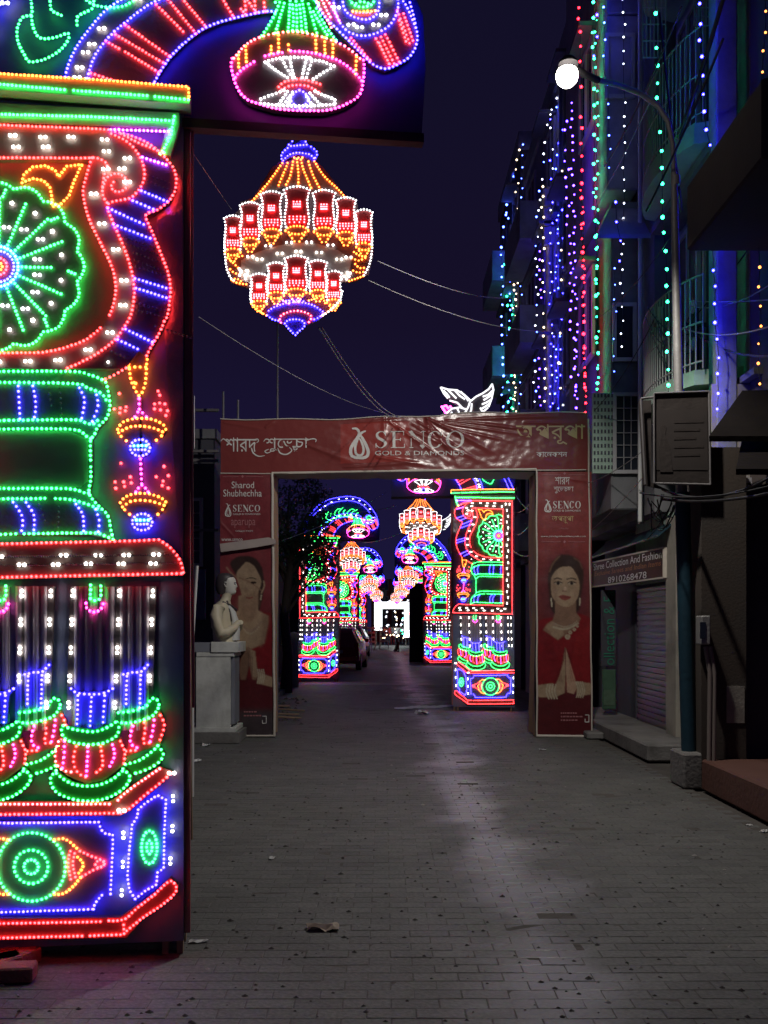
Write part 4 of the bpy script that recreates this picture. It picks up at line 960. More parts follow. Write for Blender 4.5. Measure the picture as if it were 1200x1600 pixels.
for par, hf, L in ((rb, wr2, [('শারদ', (867, 745, 890, 757), M_ink), ('শুেভচছা', (865, 760, 896, 771), M_ink), ('GOLD & DIAMONDS', (864, 796.5, 907, 799.3), M_ink), ('অপরূপা', (862, 806, 896, 818), M_gold), ('collection', (873, 824, 888, 827), M_faint),
                   ('www.sencogoldanddiamonds.com', (845, 836.5, 915, 840), M_ink), ('Scan to explore', (876, 1113, 902, 1116), M_faint), ('our new festive range', (876, 1118.5, 911, 1121.5), M_faint), ('store near you', (876, 1124, 902, 1127), M_faint)]),
                  (lb_, wr3, [('Sharod', (362, 752.5, 397, 763), M_ink), ('Shubhechha', (349, 765, 409, 776), M_ink), ('GOLD & DIAMONDS', (364, 802, 407, 804.6), M_ink), ('aparupa', (361, 812, 399, 825), M_faint), ('COLLECTION', (368, 828.5, 395, 831), M_ink),
                   ('www.senco', (346, 841.5, 379, 845.5), M_ink), ('Scan to explore', (381, 1111, 402, 1114), M_faint), ('our new range', (381, 1117, 408, 1120), M_faint)])):
    for body, box, m_ in L:
        if 'Scan' in body or 'new' in body or 'near' in body: # unreadable small print: dashes of the same length
            x0_, y0_, x1_, y1_ = box; xx = x0_; segs = []
            while xx < x1_-1: ww = rr.uniform(2, 5); segs.append(([(xx, y0_), (min(xx+ww, x1_), y0_), (min(xx+ww, x1_), y1_-.8), (xx, y1_-.8)], [(0, 3, 2, 1)])); xx += ww+1
            lay(par, 'small_print', segs, YB, m_, hf, .006)
        else: word(par, body, box, YB, m_, hf, off=.006)
lay(rb, 'emblem', drop_logo((851, 781, 861, 800)), YB, M_ink, wr2, .006); lay(rb, 'lettering', serif_senco((864, 783, 908, 794.5)), YB, M_ink, wr2, .006)
lay(lb_, 'emblem', drop_logo((352, 787, 361, 807)), YB, M_ink, wr3, .006); lay(lb_, 'lettering', serif_senco((364, 789, 407, 799.5)), YB, M_ink, wr3, .006)
for par, hf, xs in ((rb, wr2, (846, 882, 914, 846)), (lb_, wr3, (348, 379, 411, 745))):
    segs = [stroke([(xs[0], yy), (xs[1]-6, yy)], [.7, .7]) for yy in ((742, 846.5) if par is rb else (745,))] + [stroke([(xs[1]+6, yy), (xs[2], yy)], [.7, .7]) for yy in ((742, 846.5) if par is rb else (745,))]
    segs += [([(xs[1]-2, yy), (xs[1], yy-2.4), (xs[1]+2, yy), (xs[1], yy+2.4)], [(0, 3, 2, 1)]) for yy in ((738.8+1, 846.5) if par is rb else (744.5,))]
    lay(par, 'ornament', segs, YB, M_faint, hf, .006)
for par, hf, bx in ((rb, wr2, (914, 1117, 920, 1128)), (lb_, wr3, (410, 1119, 416, 1130))):
    x0_, y0_, x1_, y1_ = bx; lay(par, 'phone_symbol', [stroke([(x0_, y0_), (x1_, y0_)], [1.2]*2), stroke([(x1_, y0_), (x1_, y1_)], [1.2]*2), stroke([(x1_, y1_), (x0_, y1_)], [1.2]*2), stroke([(x0_, y1_), (x0_, y1_-5)], [1.2]*2)], YB, M_ink, hf, .006)
b = MB()
def edge(x0, y0, x1, y1, w_=.012):
    n_ = 24; b.tube([(P(x0+(x1-x0)*i/n_, 0, YG).x+.004*math.sin(i), YG-.03, P(0, y0+(y1-y0)*i/n_, YG).z) for i in range(n_+1)], w_, M_hem, 5)
edge(425.5, 740, 429.5, 1150, .022); edge(838, 734, 838.5, 1150, .014); edge(918.5, 655, 924.5, 1150, .012); edge(425, 739.5, 838, 733.5, .016); edge(372, 1149.5, 430, 1149.5, .016); edge(838, 1149.5, 925, 1150.5, .022)
b.obj('pale_edge', gate)
b = MB(); q = [P(x, y, YG-.06) for x, y in ((344, 850), (420, 840), (430, 843), (431, 850), (396, 856), (346, 863))]
b.poly([(p.x, p.z) for p in q], YG-.05, YG-.10, M_tape); o = b.obj('cloth_strip', gate); fixnorm(o)

# ================================================================ bust and pedestal
M_marble = mat('pedestal_plaster', (0.68, 0.69, 0.65), 0.6, 0, .12, 4, .2, 20, dirt=(0.25, 0.25, 0.22), dscale=3, damt=.5)
M_marbled = mat('pedestal_dark_stone', (0.22, 0.23, 0.27), 0.7, 0, .2, 4)  # darker stone of the side bracket and corner pilaster
M_bronze = mat('bust_tan_paint', (0.62, 0.55, 0.40), 0.5, 0, .15, 6); M_hairp = mat('bust_dark_hair', (0.05, 0.04, 0.045), 0.5); M_facep = mat('bust_pale_face', (0.66, 0.64, 0.58), 0.5); M_clothp = mat('bust_white_cloth', (0.6, 0.6, 0.58), 0.6)
YP = 13.1; sP = YP/FP
def PX(x): return (x-CX)*sP
def PZ(y): return HC-(y-HY)*sP
ped = thing('pedestal', (PX(335), YP, 0), 'pale stepped pedestal standing before the left column of the red gate', 'pedestal')
def pbox(name, x0, x1, y0, y1, d0, d1, m):
    b = MB(); b.box((PX(x0)-PX(335), d0, PZ(y0)), (PX(x1)-PX(335), d1, max(0.002, PZ(y1))), m); return bevel(b.obj(name, ped), .006, 2)
pbox('base_step', 296, 374, 1144, 1165, -.05, .75, M_conc); pbox('foot_slab', 301, 368, 1137, 1144, -.02, .7, M_marble)
pbox('shaft', 306, 360, 1026, 1137, 0, .62, M_marble); pbox('neck_course', 307, 366, 1019.5, 1026, -.01, .64, M_marble)
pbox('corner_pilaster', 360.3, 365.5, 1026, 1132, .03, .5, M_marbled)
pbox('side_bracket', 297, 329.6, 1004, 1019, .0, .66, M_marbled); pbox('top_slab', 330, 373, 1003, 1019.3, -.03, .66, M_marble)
bust = thing('bust_statue', (PX(347), YP+.3, PZ(1003)), 'painted bust of a man in profile facing the road, bare arm and white cloth', 'statue')
bust.rotation_euler = (0, 0, 0)
def loft(b, secs, m, n=16, ang=None):
    vs = []
    for z, cx, cy, rx, ry, *ex in secs:
        for k in range(n):
            th = 2*math.pi*k/n; r = 1.0
            if ang: r = ang(th, z)
            vs.append((cx+rx*math.cos(th)*r, cy+ry*math.sin(th)*(r if ang else 1), z))
    fs = [(i*n+k, i*n+(k+1) % n, (i+1)*n+(k+1) % n, (i+1)*n+k) for i in range(len(secs)-1) for k in range(n)]
    b.add(vs, fs, m, True); b.add(vs, [tuple(range(n-1, -1, -1)), tuple((len(secs)-1)*n+k for k in range(n))], m)
b = MB()
loft(b, [(0.0, .0, 0, .17, .24), (.08, -.01, 0, .165, .23), (.18, -.03, 0, .15, .22), (.3, -.045, 0, .16, .25), (.40, -.05, 0, .155, .28), (.48, -.045, 0, .13, .27), (.535, -.03, 0, .10, .18), (.57, -.01, 0, .075, .09), (.62, .01, 0, .068, .075), (.67, .03, 0, .07, .075)], M_bronze, 20)
b.tube([(-.05, -.24, .47), (-.08, -.30, .36), (-.07, -.32, .22), (-.02, -.31, .12), (.06, -.28, .13), (.16, -.2, .2), (.19, -.1, .27)], [.085, .09, .08, .075, .065, .05, .04], M_bronze, 12)
b.tube([(-.05, .24, .47), (-.08, .30, .36), (-.07, .32, .22), (-.02, .31, .12), (.06, .28, .13), (.16, .2, .2), (.19, .1, .27)], [.085, .09, .08, .075, .065, .05, .04], M_bronze, 12)
b.obj('torso', bust)
b = MB()
def face(th, z):
    f = max(0, math.cos(th)); nb = 0
    zz = z-.66
    prof = [(0, .0), (.03, .05), (.055, -.02), (.075, .06), (.09, .01), (.105, .20), (.125, .16), (.16, .02), (.185, .06), (.22, .02), (.3, 0)]
    for (a, va), (c, vc) in zip(prof, prof[1:]):
        if a <= zz <= c: nb = va+(vc-va)*(zz-a)/(c-a)
    return 1+nb*f**(14 if zz > .085 and zz < .15 else 5)
loft(b, [(.655, .045, 0, .055, .05), (.668, .055, 0, .075, .062), (.69, .055, 0, .088, .07), (.71, .053, 0, .092, .076), (.733, .05, 0, .094, .08), (.75, .05, 0, .095, .083), (.765, .048, 0, .097, .086), (.79, .044, 0, .1, .09), (.82, .038, 0, .106, .094), (.85, .03, 0, .108, .096), (.88, .022, 0, .105, .095), (.91, .01, 0, .09, .08)], M_facep, 28, face)
b.obj('face', bust)
for sg in (-1, 1):
    b = MB(); b.tube([(.128, sg*.055, .815), (.142, sg*.035, .822), (.146, sg*.016, .816)], .006, M_hairp, 5); b.obj('eyebrow', bust)
    b = MB(); b.lathe([(.002, -.014), (.009, -.008), (.011, 0), (.009, .008), (.002, .014)], (.132, sg*.036, .797), M_hairp, 8, 'y'); b.obj('eye', bust)
    b = MB(); b.tube([(.03, sg*.098, .82), (.01, sg*.108, .825), (.0, sg*.108, .795), (.015, sg*.102, .762), (.03, sg*.097, .765)], .010, M_facep, 6); b.obj('ear', bust)
b = MB(); b.tube([(.143, -.028, .728), (.156, 0, .730), (.143, .028, .728)], .006, mat('lip_paint', (.35, .15, .12), .5), 5); b.obj('lips', bust)
b = MB(); loft(b, [(.66, -.055, 0, .05, .07), (.70, -.05, 0, .082, .092), (.76, -.045, 0, .1, .102), (.82, -.028, 0, .115, .108), (.87, -.015, 0, .122, .108), (.905, -.005, 0, .118, .1), (.935, -.005, 0, .095, .082), (.955, -.01, 0, .05, .045)], M_hairp, 20)
b.obj('hair', bust)
b = MB()
b.tube([(.03, -.09, .56), (.07, -.14, .45), (.10, -.12, .3), (.13, -.06, .18), (.16, -.02, .05)], .02, M_hairp, 7)
b.tube([(-.02, -.15, .55), (.1, -.12, .5), (.16, -.06, .44), (.14, 0, .42)], .014, M_hairp, 6); b.obj('cord', bust)
b = MB(); loft(b, [(.02, .13, -.05, .07, .12), (.15, .15, -.05, .06, .1), (.3, .13, -.06, .06, .08), (.42, .10, -.08, .05, .07), (.5, .05, -.1, .04, .06)], M_clothp, 12); b.obj('white_cloth', bust)
# ================================================================ street lamp
M_galv = mat('galvanised_pole', (0.30, 0.29, 0.28), 0.5, 0.3, .25, 10, .2, 30)
M_teal = mat('blue_green_paint', (0.010, 0.040, 0.062), 0.5, 0, .3, 8, .2, 20)
YLp = 9.6
lamp = thing('street_lamp', P(1078, 0, YLp) * 1, 'tall street lamp post with blue-painted foot and curved arm, its white lamp lit', 'street lamp')
lamp.location = (P(1078, 0, YLp).x, YLp, 0)
def LP_(x, y, dy=0): p = P(x, y, YLp); return (p.x-lamp.location.x, dy, p.z)
def LQ(x, y, Yq): p = P(x, y, Yq); return (p.x-lamp.location.x, Yq-YLp, p.z)
b = MB(); b.tube([(0.0, 0, 0.0), LP_(1073, 1060), LP_(1066, 770)], .075, M_teal, 10); b.obj('painted_foot', lamp)
b = MB(); b.tube([LP_(1066, 775), LP_(1060, 600), LP_(1056, 420), LP_(1053, 270)], .052, M_galv, 10, r2=.034); b.tube([LP_(1055.5, 290), LP_(1055.3, 275)], .045, M_galv, 10)
b.obj('upper_pole', lamp)
b = MB(); b.tube([LP_(1053, 272), LP_(1051, 225), LP_(1044, 190), LP_(1028, 165), LP_(1000, 146), LQ(965, 132, 9.3), LQ(932, 125, 8.8)], .026, M_galv, 8); b.obj('curved_arm', lamp)
b = MB(); b.tube([LQ(934, 125, 8.82), LQ(914, 116, 8.6), LQ(892, 101, 8.47)], .03, M_black, 8); b.obj('dark_arm_end', lamp)  # black arm end added so the bowl's light does not whiten it
YB8 = 8.4; lc = P(886, 118, YB8)
b = MB(); hp = Vector(LQ(888, 97, YB8+.05)); b.lathe([(.02, .04), (.06, .03), (.085, .0), (.088, -.02)][::-1], hp, M_black, 14); b.obj('lamp_housing', lamp)
M_lampglow = glow('street_lamp_light', (1.0, 0.93, 0.80), 22.0)
b = MB(); lp0 = LQ(886, 118, YB8); b.lathe([(.0005, -.10), (.05, -.087), (.085, -.052), (.10, 0), (.085, .045), (.045, .07)], lp0, M_lampglow, 16); b.obj('lamp_bowl', lamp)
sd = bpy.data.lights.new('lamp_light', 'SPOT'); sd.energy = 640; sd.color = (1.0, 0.95, 0.88); sd.shadow_soft_size = .07; sd.spot_size = math.radians(136); sd.spot_blend = .45
so = bpy.data.objects.new('lamp_light', sd); COL.objects.link(so); so.location = lc+Vector((-.03, 0, -.17)); so.rotation_euler = Vector((-.34, .27, -.85)).to_track_quat('-Z', 'Y').to_euler()
b = MB(); b.box((P(1058, 0, YLp).x-lamp.location.x, -.2, 0), (P(1100, 0, YLp).x-lamp.location.x, .25, (1230-1172)*YLp/FP-.02), M_conc); bevel(b.obj('concrete_base', lamp), .02)
M_sheet = mat('weathered_signboard', (0.026, 0.018, 0.015), 0.8, 0, .35, 5, .2, 20, dirt=(.05, .04, .035), dscale=3)
M_sheet2 = mat('faded_print', (0.032, 0.024, 0.021), 0.8, 0, .4, 7)
M_frame = mat('steel_frame', (0.16, 0.15, 0.15), 0.5, .2, .3, 10)
# hoarding fixed on the post
YH = 9.35
hb = thing('hoarding', (P(1060, 0, YH).x, YH, P(0, 765, YH).z), 'dark weathered hoarding fixed to the street lamp post, its picture faded', 'hoarding')
def HP(x, y, dy=0): p = P(x, y, YH); return (p.x-hb.location.x, dy, p.z-hb.location.z)
def hpoly(name, px, m, y0, y1, par=hb):
    b = MB(); b.poly([(HP(x, y)[0], HP(x, y)[2]) for x, y in px], y0, y1, m); o = b.obj(name, par); fixnorm(o); return o
hpoly('signboard', [(1021, 617), (1106, 614), (1108, 757), (1021, 754)], M_sheet, -.02, .02)
hpoly('side_signboard', [(1000, 625), (1019, 624), (1019, 753), (1048, 766), (1007, 757)], M_sheet, .03, .06)
hpoly('faded_picture', [(1024, 642), (1104, 640), (1105, 735), (1024, 735)], M_sheet2, -.024, -.02)
hpoly('faded_figure', [(1030, 738), (1028, 700), (1033, 678), (1030, 668), (1035, 661), (1040, 668), (1038, 680), (1046, 700), (1050, 738)], M_sheet, -.027, -.024)
for k in range(5): hpoly('faded_lettering', [(1052, 658+k*13), (1098-(k % 3)*6, 657+k*13), (1098-(k % 3)*6, 661+k*13), (1052, 662+k*13)], M_sheet, -.027, -.024)
for a, c in (((1020.5, 616), (1021, 756)), ((1021, 616), (1106, 613)), ((1106.5, 613), (1108.5, 758)), ((1021, 756), (1108, 758)), ((1000, 624), (1007, 757)), ((1000, 624), (1020, 622))):
    b = MB(); b.tube([HP(*a, -.03), HP(*c, -.03)], .012, M_frame, 5); b.obj('frame_bar', hb)

# ================================================================ buildings
def wallmat(name, c, d=(.05, .05, .05)): return mat(name, c, 0.9, 0, .18, 3, .15, 40, dirt=d, dscale=1.3, damt=.55)
W_lilac = wallmat('lilac_wash', (.30, .28, .36)); W_cream = wallmat('cream_wash', (.36, .33, .28)); W_brown = wallmat('brown_wall', (.06, .045, .035)); W_grey = wallmat('grey_render', (.17, .17, .18)); W_blue = wallmat('pale_wall', (.30, .31, .35)); W_green = wallmat('pale_green_wall', (.36, .48, .40)); W_dark = wallmat('dark_wall', (.07, .07, .09))
M_glass = mat('dark_window_glass', (.02, .025, .035), .12); M_grille = mat('painted_grille', (.38, .37, .38), .5); M_shut = mat('steel_shutter', (.11, .11, .12), .45, .4, .2, 8); M_door = mat('brown_door', (.09, .05, .03), .6, 0, .3, 8)
M_ac = mat('ac_casing', (.55, .55, .53), .5)
def bpart(name, par, a, c, m, bev=0):
    b = MB(); L = par.location; b.box([a[i]-L[i] for i in range(3)], [c[i]-L[i] for i in range(3)], m); o = b.obj(name, par)
    if bev: bevel(o, bev)
    return o
def bars(name, par, p0, p1, vertical, n, r, m, horiz=(0, 1)):
    """railing or grille between two opposite corners, in one plane"""
    b = MB(); p0 = Vector(p0)-par.location; p1 = Vector(p1)-par.location
    for i in range(n+1):
        t = i/n; x = p0.x+(p1.x-p0.x)*t; y = p0.y+(p1.y-p0.y)*t; b.tube([(x, y, p0.z), (x, y, p1.z)], r, m, 4)
    for h in horiz: z = p0.z+(p1.z-p0.z)*h; b.tube([(p0.x, p0.y, z), (p1.x, p1.y, z)], r*1.3, m, 4)
    o = b.obj(name, par); o['kind'] = 'stuff'; return o
def window_side(par, X, y0, y1, z0, z1, s=-1, m=M_glass, fm=None):
    """window in a wall whose face looks along x"""
    fm = fm or M_grille; L = par.location; b = MB(); t = .06; e = .05*s
    for a in ((y0-t, z0-t, y1+t, z0), (y0-t, z1, y1+t, z1+t), (y0-t, z0, y0, z1), (y1, z0, y1+t, z1), ((y0+y1)/2-.02, z0, (y0+y1)/2+.02, z1)):
        b.box((X-L[0]+.002*s, a[0]-L[1], a[1]-L[2]), (X+e-L[0], a[2]-L[1], a[3]-L[2]), fm)
    f = b.obj('window', par); b = MB(); b.box((X+.01*s-L[0], y0-L[1], z0-L[2]), (X+.02*s-L[0], y1-L[1], z1-L[2]), m); b.obj('pane', f)
    return f
def window_front(par, Yw, x0, x1, z0, z1, m=M_glass, grille=0):
    L = par.location; b = MB(); t = .05
    for a in ((x0-t, z0-t, x1+t, z0), (x0-t, z1, x1+t, z1+t), (x0-t, z0, x0, z1), (x1, z0, x1+t, z1)):
        b.box((a[0]-L[0], Yw-.05-L[1], a[1]-L[2]), (a[2]-L[0], Yw-.002-L[1], a[3]-L[2]), M_grille)
    f = b.obj('window', par); b = MB(); b.box((x0-L[0], Yw-.02-L[1], z0-L[2]), (x1-L[0], Yw-.01-L[1], z1-L[2]), m); b.obj('pane', f)
    if grille:
        b = MB()
        for k in range(1, grille): xx = x0+(x1-x0)*k/grille; b.tube([(xx-L[0], Yw-.05-L[1], z0-L[2]), (xx-L[0], Yw-.05-L[1], z1-L[2])], .007, M_grille, 4)
        for k in range(1, grille+3): zz = z0+(z1-z0)*k/(grille+3); b.tube([(x0-L[0], Yw-.055-L[1], zz-L[2]), (x1-L[0], Yw-.055-L[1], zz-L[2])], .006, M_grille, 4)
        o = b.obj('grille', f); o['kind'] = 'stuff'
    return f
FX = 3.45
# ---- B: balconied block beside the lamp post
B_ = thing('balcony_building', (FX, 9.9, 0), 'pale building with green-lit curved balconies and a blue-lit corner column', 'building')
bpart('wall', B_, (FX+.35, 9.95, 0), (FX+6, 12.5, 12.5), W_blue); bpart('front_wall', B_, (FX+.33, 9.9, 3.1), (FX+.35, 12.45, 3.9), W_green)
cx0, cx1 = P(1117, 0, 9.9).x, P(1150, 0, 9.9).x
bpart('corner_column', B_, (cx0, 9.85, 2.4), (cx1, 10.1, 12.6), W_blue, .015)
for k, (yy, th) in enumerate(((600, .16), (235, .22), (-120, .2))):
    z = P(0, yy, 10.9).z; b = MB(); n_ = 14; pl = []
    for i in range(n_+1):
        t = i/n_; pl.append((3.52-FX-.40*math.sin(math.pi*t)**.5 if 0 < t < 1 else 3.8-FX, 10.15-9.9+2.25*t))
    vs = [(x, y, z-th) for x, y in pl]+[(x, y, z) for x, y in pl]; m_ = n_+1
    b.add(vs, [tuple(range(m_)), tuple(range(2*m_-1, m_-1, -1))], W_green); b.add(vs, [(i+1, i, m_+i, m_+i+1) for i in range(n_)], W_green)
    sl = b.obj('balcony_slab', B_); fixnorm(sl); b = MB()
    for i in range(1, 29):
        t = i/29; x = 3.52-FX-.37*math.sin(math.pi*t)**.5; y = 10.15-9.9+2.25*t; b.tube([(x, y, z), (x, y, z+1.0)], .009, M_grille, 4)
    for h in (.08, .5, 1.0): b.tube([(3.52-FX-.37*math.sin(math.pi*i/29)**.5, .25+2.25*i/29, z+h) for i in range(1, 29)], .013, M_grille, 4)
    rl = b.obj('railing', sl); rl['kind'] = 'stuff'
    window_side(B_, FX+.33, 10.6, 11.2, z+.2, z+2.0, m=M_glass); window_side(B_, FX+.33, 11.5, 12.2, z+.1, z+2.1, m=M_door)
    if k < 2: bpart('ledge', B_, (FX+.0, 10.12, z-.35), (FX+.34, 12.4, z-.25), W_grey)
# grille work at the top between column and slab, as in the corner
for (xa_, xb_, ya_, yb_) in ((1004, 1040, -40, 90), (1085, 1108, -30, 40)):
    p0, p1 = P(xa_, yb_, 10.9), P(xb_, ya_, 10.9); bars('grille', B_, (p0.x, 10.9, p0.z), (p1.x, 10.9, p1.z), True, 6, .008, M_grille, (0, .2, .4, .6, .8, 1))
p0, p1 = P(1122, 622, 9.8), P(1215, 650, 9.8); bpart('ledge', B_, (p0.x+.25, 9.5, P(0, 596, 9.8).z), (p1.x+1.5, 9.95, P(0, 586, 9.8).z), W_grey)
# ---- shops at street level, hoarding above
S_ = thing('shop_building', (FX, 10.4, 0), 'narrow shopfront with dark shutter under a maroon name board', 'building')
SX = 3.82
bpart('wall', S_, (SX, 10.45, 0), (FX+5, 16.6, 3.05), W_dark); bpart('upper_wall', S_, (SX-.10, 12.6, 2.2), (SX-.002, 14.2, 3.1), W_green, .01)
bpart('doorstep', S_, (3.10, 11.3, 0), (SX-.002, 16.6, .20), M_conc, .02); bpart('doorstep', S_, (2.86, 13.5, 0), (3.098, 16.2, .10), M_conc, .02)
bpart('pilaster', S_, (SX-.14, 12.1, 0), (SX-.002, 12.55, 3.0), W_cream, .01); bpart('pilaster', S_, (SX-.14, 11.3, 0), (SX-.002, 11.55, 3.0), W_green, .01)
sh = bpart('rolling_shutter', S_, (SX-.03, 12.57, .2), (SX-.002, 14.3, 2.15), M_shut)
for k in range(24):
    b = MB(); z = .25+k*.08; b.box((SX-.06-FX, 12.59-10.4, z), (SX-.031-FX, 14.28-10.4, z+.05), M_shut); o = b.obj('slat', sh)
for k in range(3): bpart('ledge', S_, (SX-.15, 12.65, 2.3+k*.27), (SX-.102, 14.1, 2.34+k*.27), M_frame)
bpart('shop_opening', S_, (SX-.02, 14.5, .2), (SX-.002, 16.2, 2.1), W_dark)
b = MB(); vs = [(.06, 1.9, 2.74), (.06, 6.0, 2.74), (SX-.005-FX, 6.0, 3.0), (SX-.005-FX, 1.9, 3.0)]; vs += [(x, y, z+.03) for x, y, z in vs]
b.add(vs, [(0, 3, 2, 1), (4, 5, 6, 7), (0, 1, 5, 4), (1, 2, 6, 5), (2, 3, 7, 6), (3, 0, 4, 7)], M_teal); b.obj('awning_sheet', S_)
vb = thing('vertical_signboard', (3.4, 15.0, 0), 'tall narrow dark sign with green lettering running upwards beside the shop', 'sign')
vb.location = (P(952, 0, 15.0).x, 15.0, P(0, 1040, 15.0).z)
def lay2(parent, name, vs, fs, Yp, m, off=.01):
    b = MB(); L = parent.location; q = [P(x, y, Yp) for x, y in vs]; b.add([(p.x-L[0], Yp-off-L[1], p.z-L[2]) for p in q], fs, m); return b.obj(name, parent)
M_gink = mat('green_lettering', (.03, .22, .14), .5); M_gbord = mat('faded_green_board', (.06, .13, .08), .6, 0, .4, 9)
b = MB(); a_, c_ = P(940, 922, 15.0), P(962, 1040, 15.0); b.box((a_.x-vb.location.x, 0, 0), (c_.x-vb.location.x, .06, a_.z-c_.z), W_dark); b.obj('board', vb)
vs, fs = text_mesh('ollection & Fa'); q = fit(vs, (0, 0, 116, 17)); lay2(vb, 'lettering', [(943+y, 1039-x) for x, y in q], fs, 15.0, M_gink)
gb = thing('green_notice_board', (P(950, 0, 15.0).x, 14.98, P(0, 1108, 15.0).z), 'small faded green board below the vertical sign', 'board')
b = MB(); b.box((-.09, 0, 0), (.12, .04, .62), M_gbord); bevel(b.obj('board', gb), .01); b = MB(); b.box((-.07, -.01, .06), (.10, 0, .3), mat('faded_paper', (.09, .15, .10), .8, 0, .5, 12)); b.obj('paper', gb)
# name board, hung along the wall
SY0, SY1 = 15.45, 12.5
nb = thing('shop_signboard', (0, 0, 0), 'maroon name board with white lettering and telephone number above the shop', 'sign')
A0, A1 = Vector(((926-CX)/FP*SY0, SY0, 0)), Vector(((1037-CX)/FP*SY1, SY1, 0)); nb.location = (A0.x, A0.y, 2.2)
u_ = (A1-A0); Ls = u_.length; u_.normalize(); zb0, zb1 = HC+(HY-917)*SY0/FP, HC+(HY-880)*SY0/FP
nb.rotation_euler = (0, 0, math.atan2(u_.y, u_.x)); nb.location.z = zb0
Hs = HC+(HY-866)*SY1/FP - (HC+(HY-913)*SY1/FP)
M_mar = mat('maroon_board', (.06, .012, .010), .6, 0, .4, 5, dirt=(.02, .015, .015), dscale=4)
b = MB(); b.box((0, 0, 0), (Ls, .05, Hs), M_mar); b.obj('board', nb)
b = MB()
for a in ((0, -.01, Ls, .012), (0, Hs-.012, Ls, Hs+.01), (-.01, 0, .012, Hs), (Ls-.012, 0, Ls+.01, Hs)): b.box((a[0], -.012, a[1]), (a[2], .06, a[3]), M_hem)
b.obj('frame', nb)
def sgn(body, bx, m, shear=0):
    vs, fs = text_mesh(body); q = fit(vs, (0, 0, 1, 1)); b = MB()
    b.add([(Ls*(bx[0]+(bx[2]-bx[0])*x)+shear*(1-y)*.02, -.006, Hs*(bx[3]-(bx[3]-bx[1])*y)) for x, y in q], fs, m); b.obj('lettering', nb)
M_ink2 = mat('bright_white_ink', (.88, .88, .86), .6)
sgn('Shree Collection And Fashion', (.02, .66, .98, .93), M_ink2); sgn('Exclusive Sarees and Indian Items', (.04, .42, .97, .60), mat('orange_ink', (.45, .16, .05), .5), 1); sgn('8910268478', (.26, .06, .80, .30), M_ink2)
# ---- C: lilac building with bay
C_ = thing('lilac_building', (FX, 13.2, 0), 'tall lilac-washed building with a projecting bay, red and green bulb strings at its edge', 'building')
bpart('wall', C_, (FX+.1, 12.6, 3.1), (FX+6, 16.9, 15.5), W_grey)
bx0, bx1, YB_ = P(949, 0, 13.2).x, P(998, 0, 13.2).x, 13.2
bpart('bay_wall', C_, (bx0, YB_, 7.6), (bx1, 16.2, 10.0), W_lilac, .02); bpart('bay_wall', C_, (bx0+.06, YB_+.02, 3.2), (bx1, 16.2, 7.45), W_grey, .02)
bpart('bay_wall', C_, (bx0, YB_, 10.02), (bx1, 16.2, 15.4), W_lilac, .02)
bpart('corner_strip', C_, (bx1-.012, YB_-.08, 3.0), (bx1+.05, YB_, 12), W_cream)
window_front(C_, YB_, P(962, 0, 13.2).x, P(996, 0, 13.2).x, P(0, 735, 13.2).z, P(0, 620, 13.2).z, grille=3)
bpart('lattice_screen', C_, (P(925, 0, 13.2).x, YB_-.03, P(0, 740, 13.2).z), (P(958, 0, 13.2).x, YB_+.02, P(0, 615, 13.2).z), W_green)
b = MB()
for i in range(6):
    for j in range(11): x = P(927, 0, 13.2).x+i*.048; z = P(0, 733, 13.2).z+j*.098; b.box((x-FX, -.045, z), (x-FX+.022, -.03, z+.045), W_dark)
o = b.obj('lattice_openings', C_); o['kind'] = 'stuff'
b = MB(); z0 = P(0, 362, 13.0).z; xa_, xb_ = P(924, 0, 13).x-FX, bx1-FX
vs = [(xa_, -.6, z0-.25), (xb_, -.6, z0-.25), (xb_, 0, z0+.35), (xa_+.3, 0, z0+.35)]; vs += [(x, y+.02, z+.06) for x, y, z in vs]
b.add(vs, [(0, 3, 2, 1), (4, 5, 6, 7), (0, 1, 5, 4), (1, 2, 6, 5), (2, 3, 7, 6), (3, 0, 4, 7)], W_lilac); b.obj('sloping_shade', C_)
for z in (5.6, 9.0, 11.9): window_side(C_, bx0, 14.0, 14.9, z, z+1.2); bpart('window_shade', C_, (bx0-.25, 13.9, z+1.3), (bx0, 15.0, z+1.36), W_grey)
window_front(C_, YB_, P(950, 0, 13.2).x, P(985, 0, 13.2).x, P(0, 150, 13.2).z, P(0, 60, 13.2).z, m=W_lilac)
window_front(C_, YB_, P(962, 0, 13.2).x, P(988, 0, 13.2).x, P(0, 560, 13.2).z, P(0, 480, 13.2).z)
b = MB(); p = P(1000, 0, 12.9); b.tube([(p.x-FX, -.3, 3.0), (p.x-FX, -.3, 14.5)], .03, M_pvc, 8); b.obj('drain_pipe', C_)
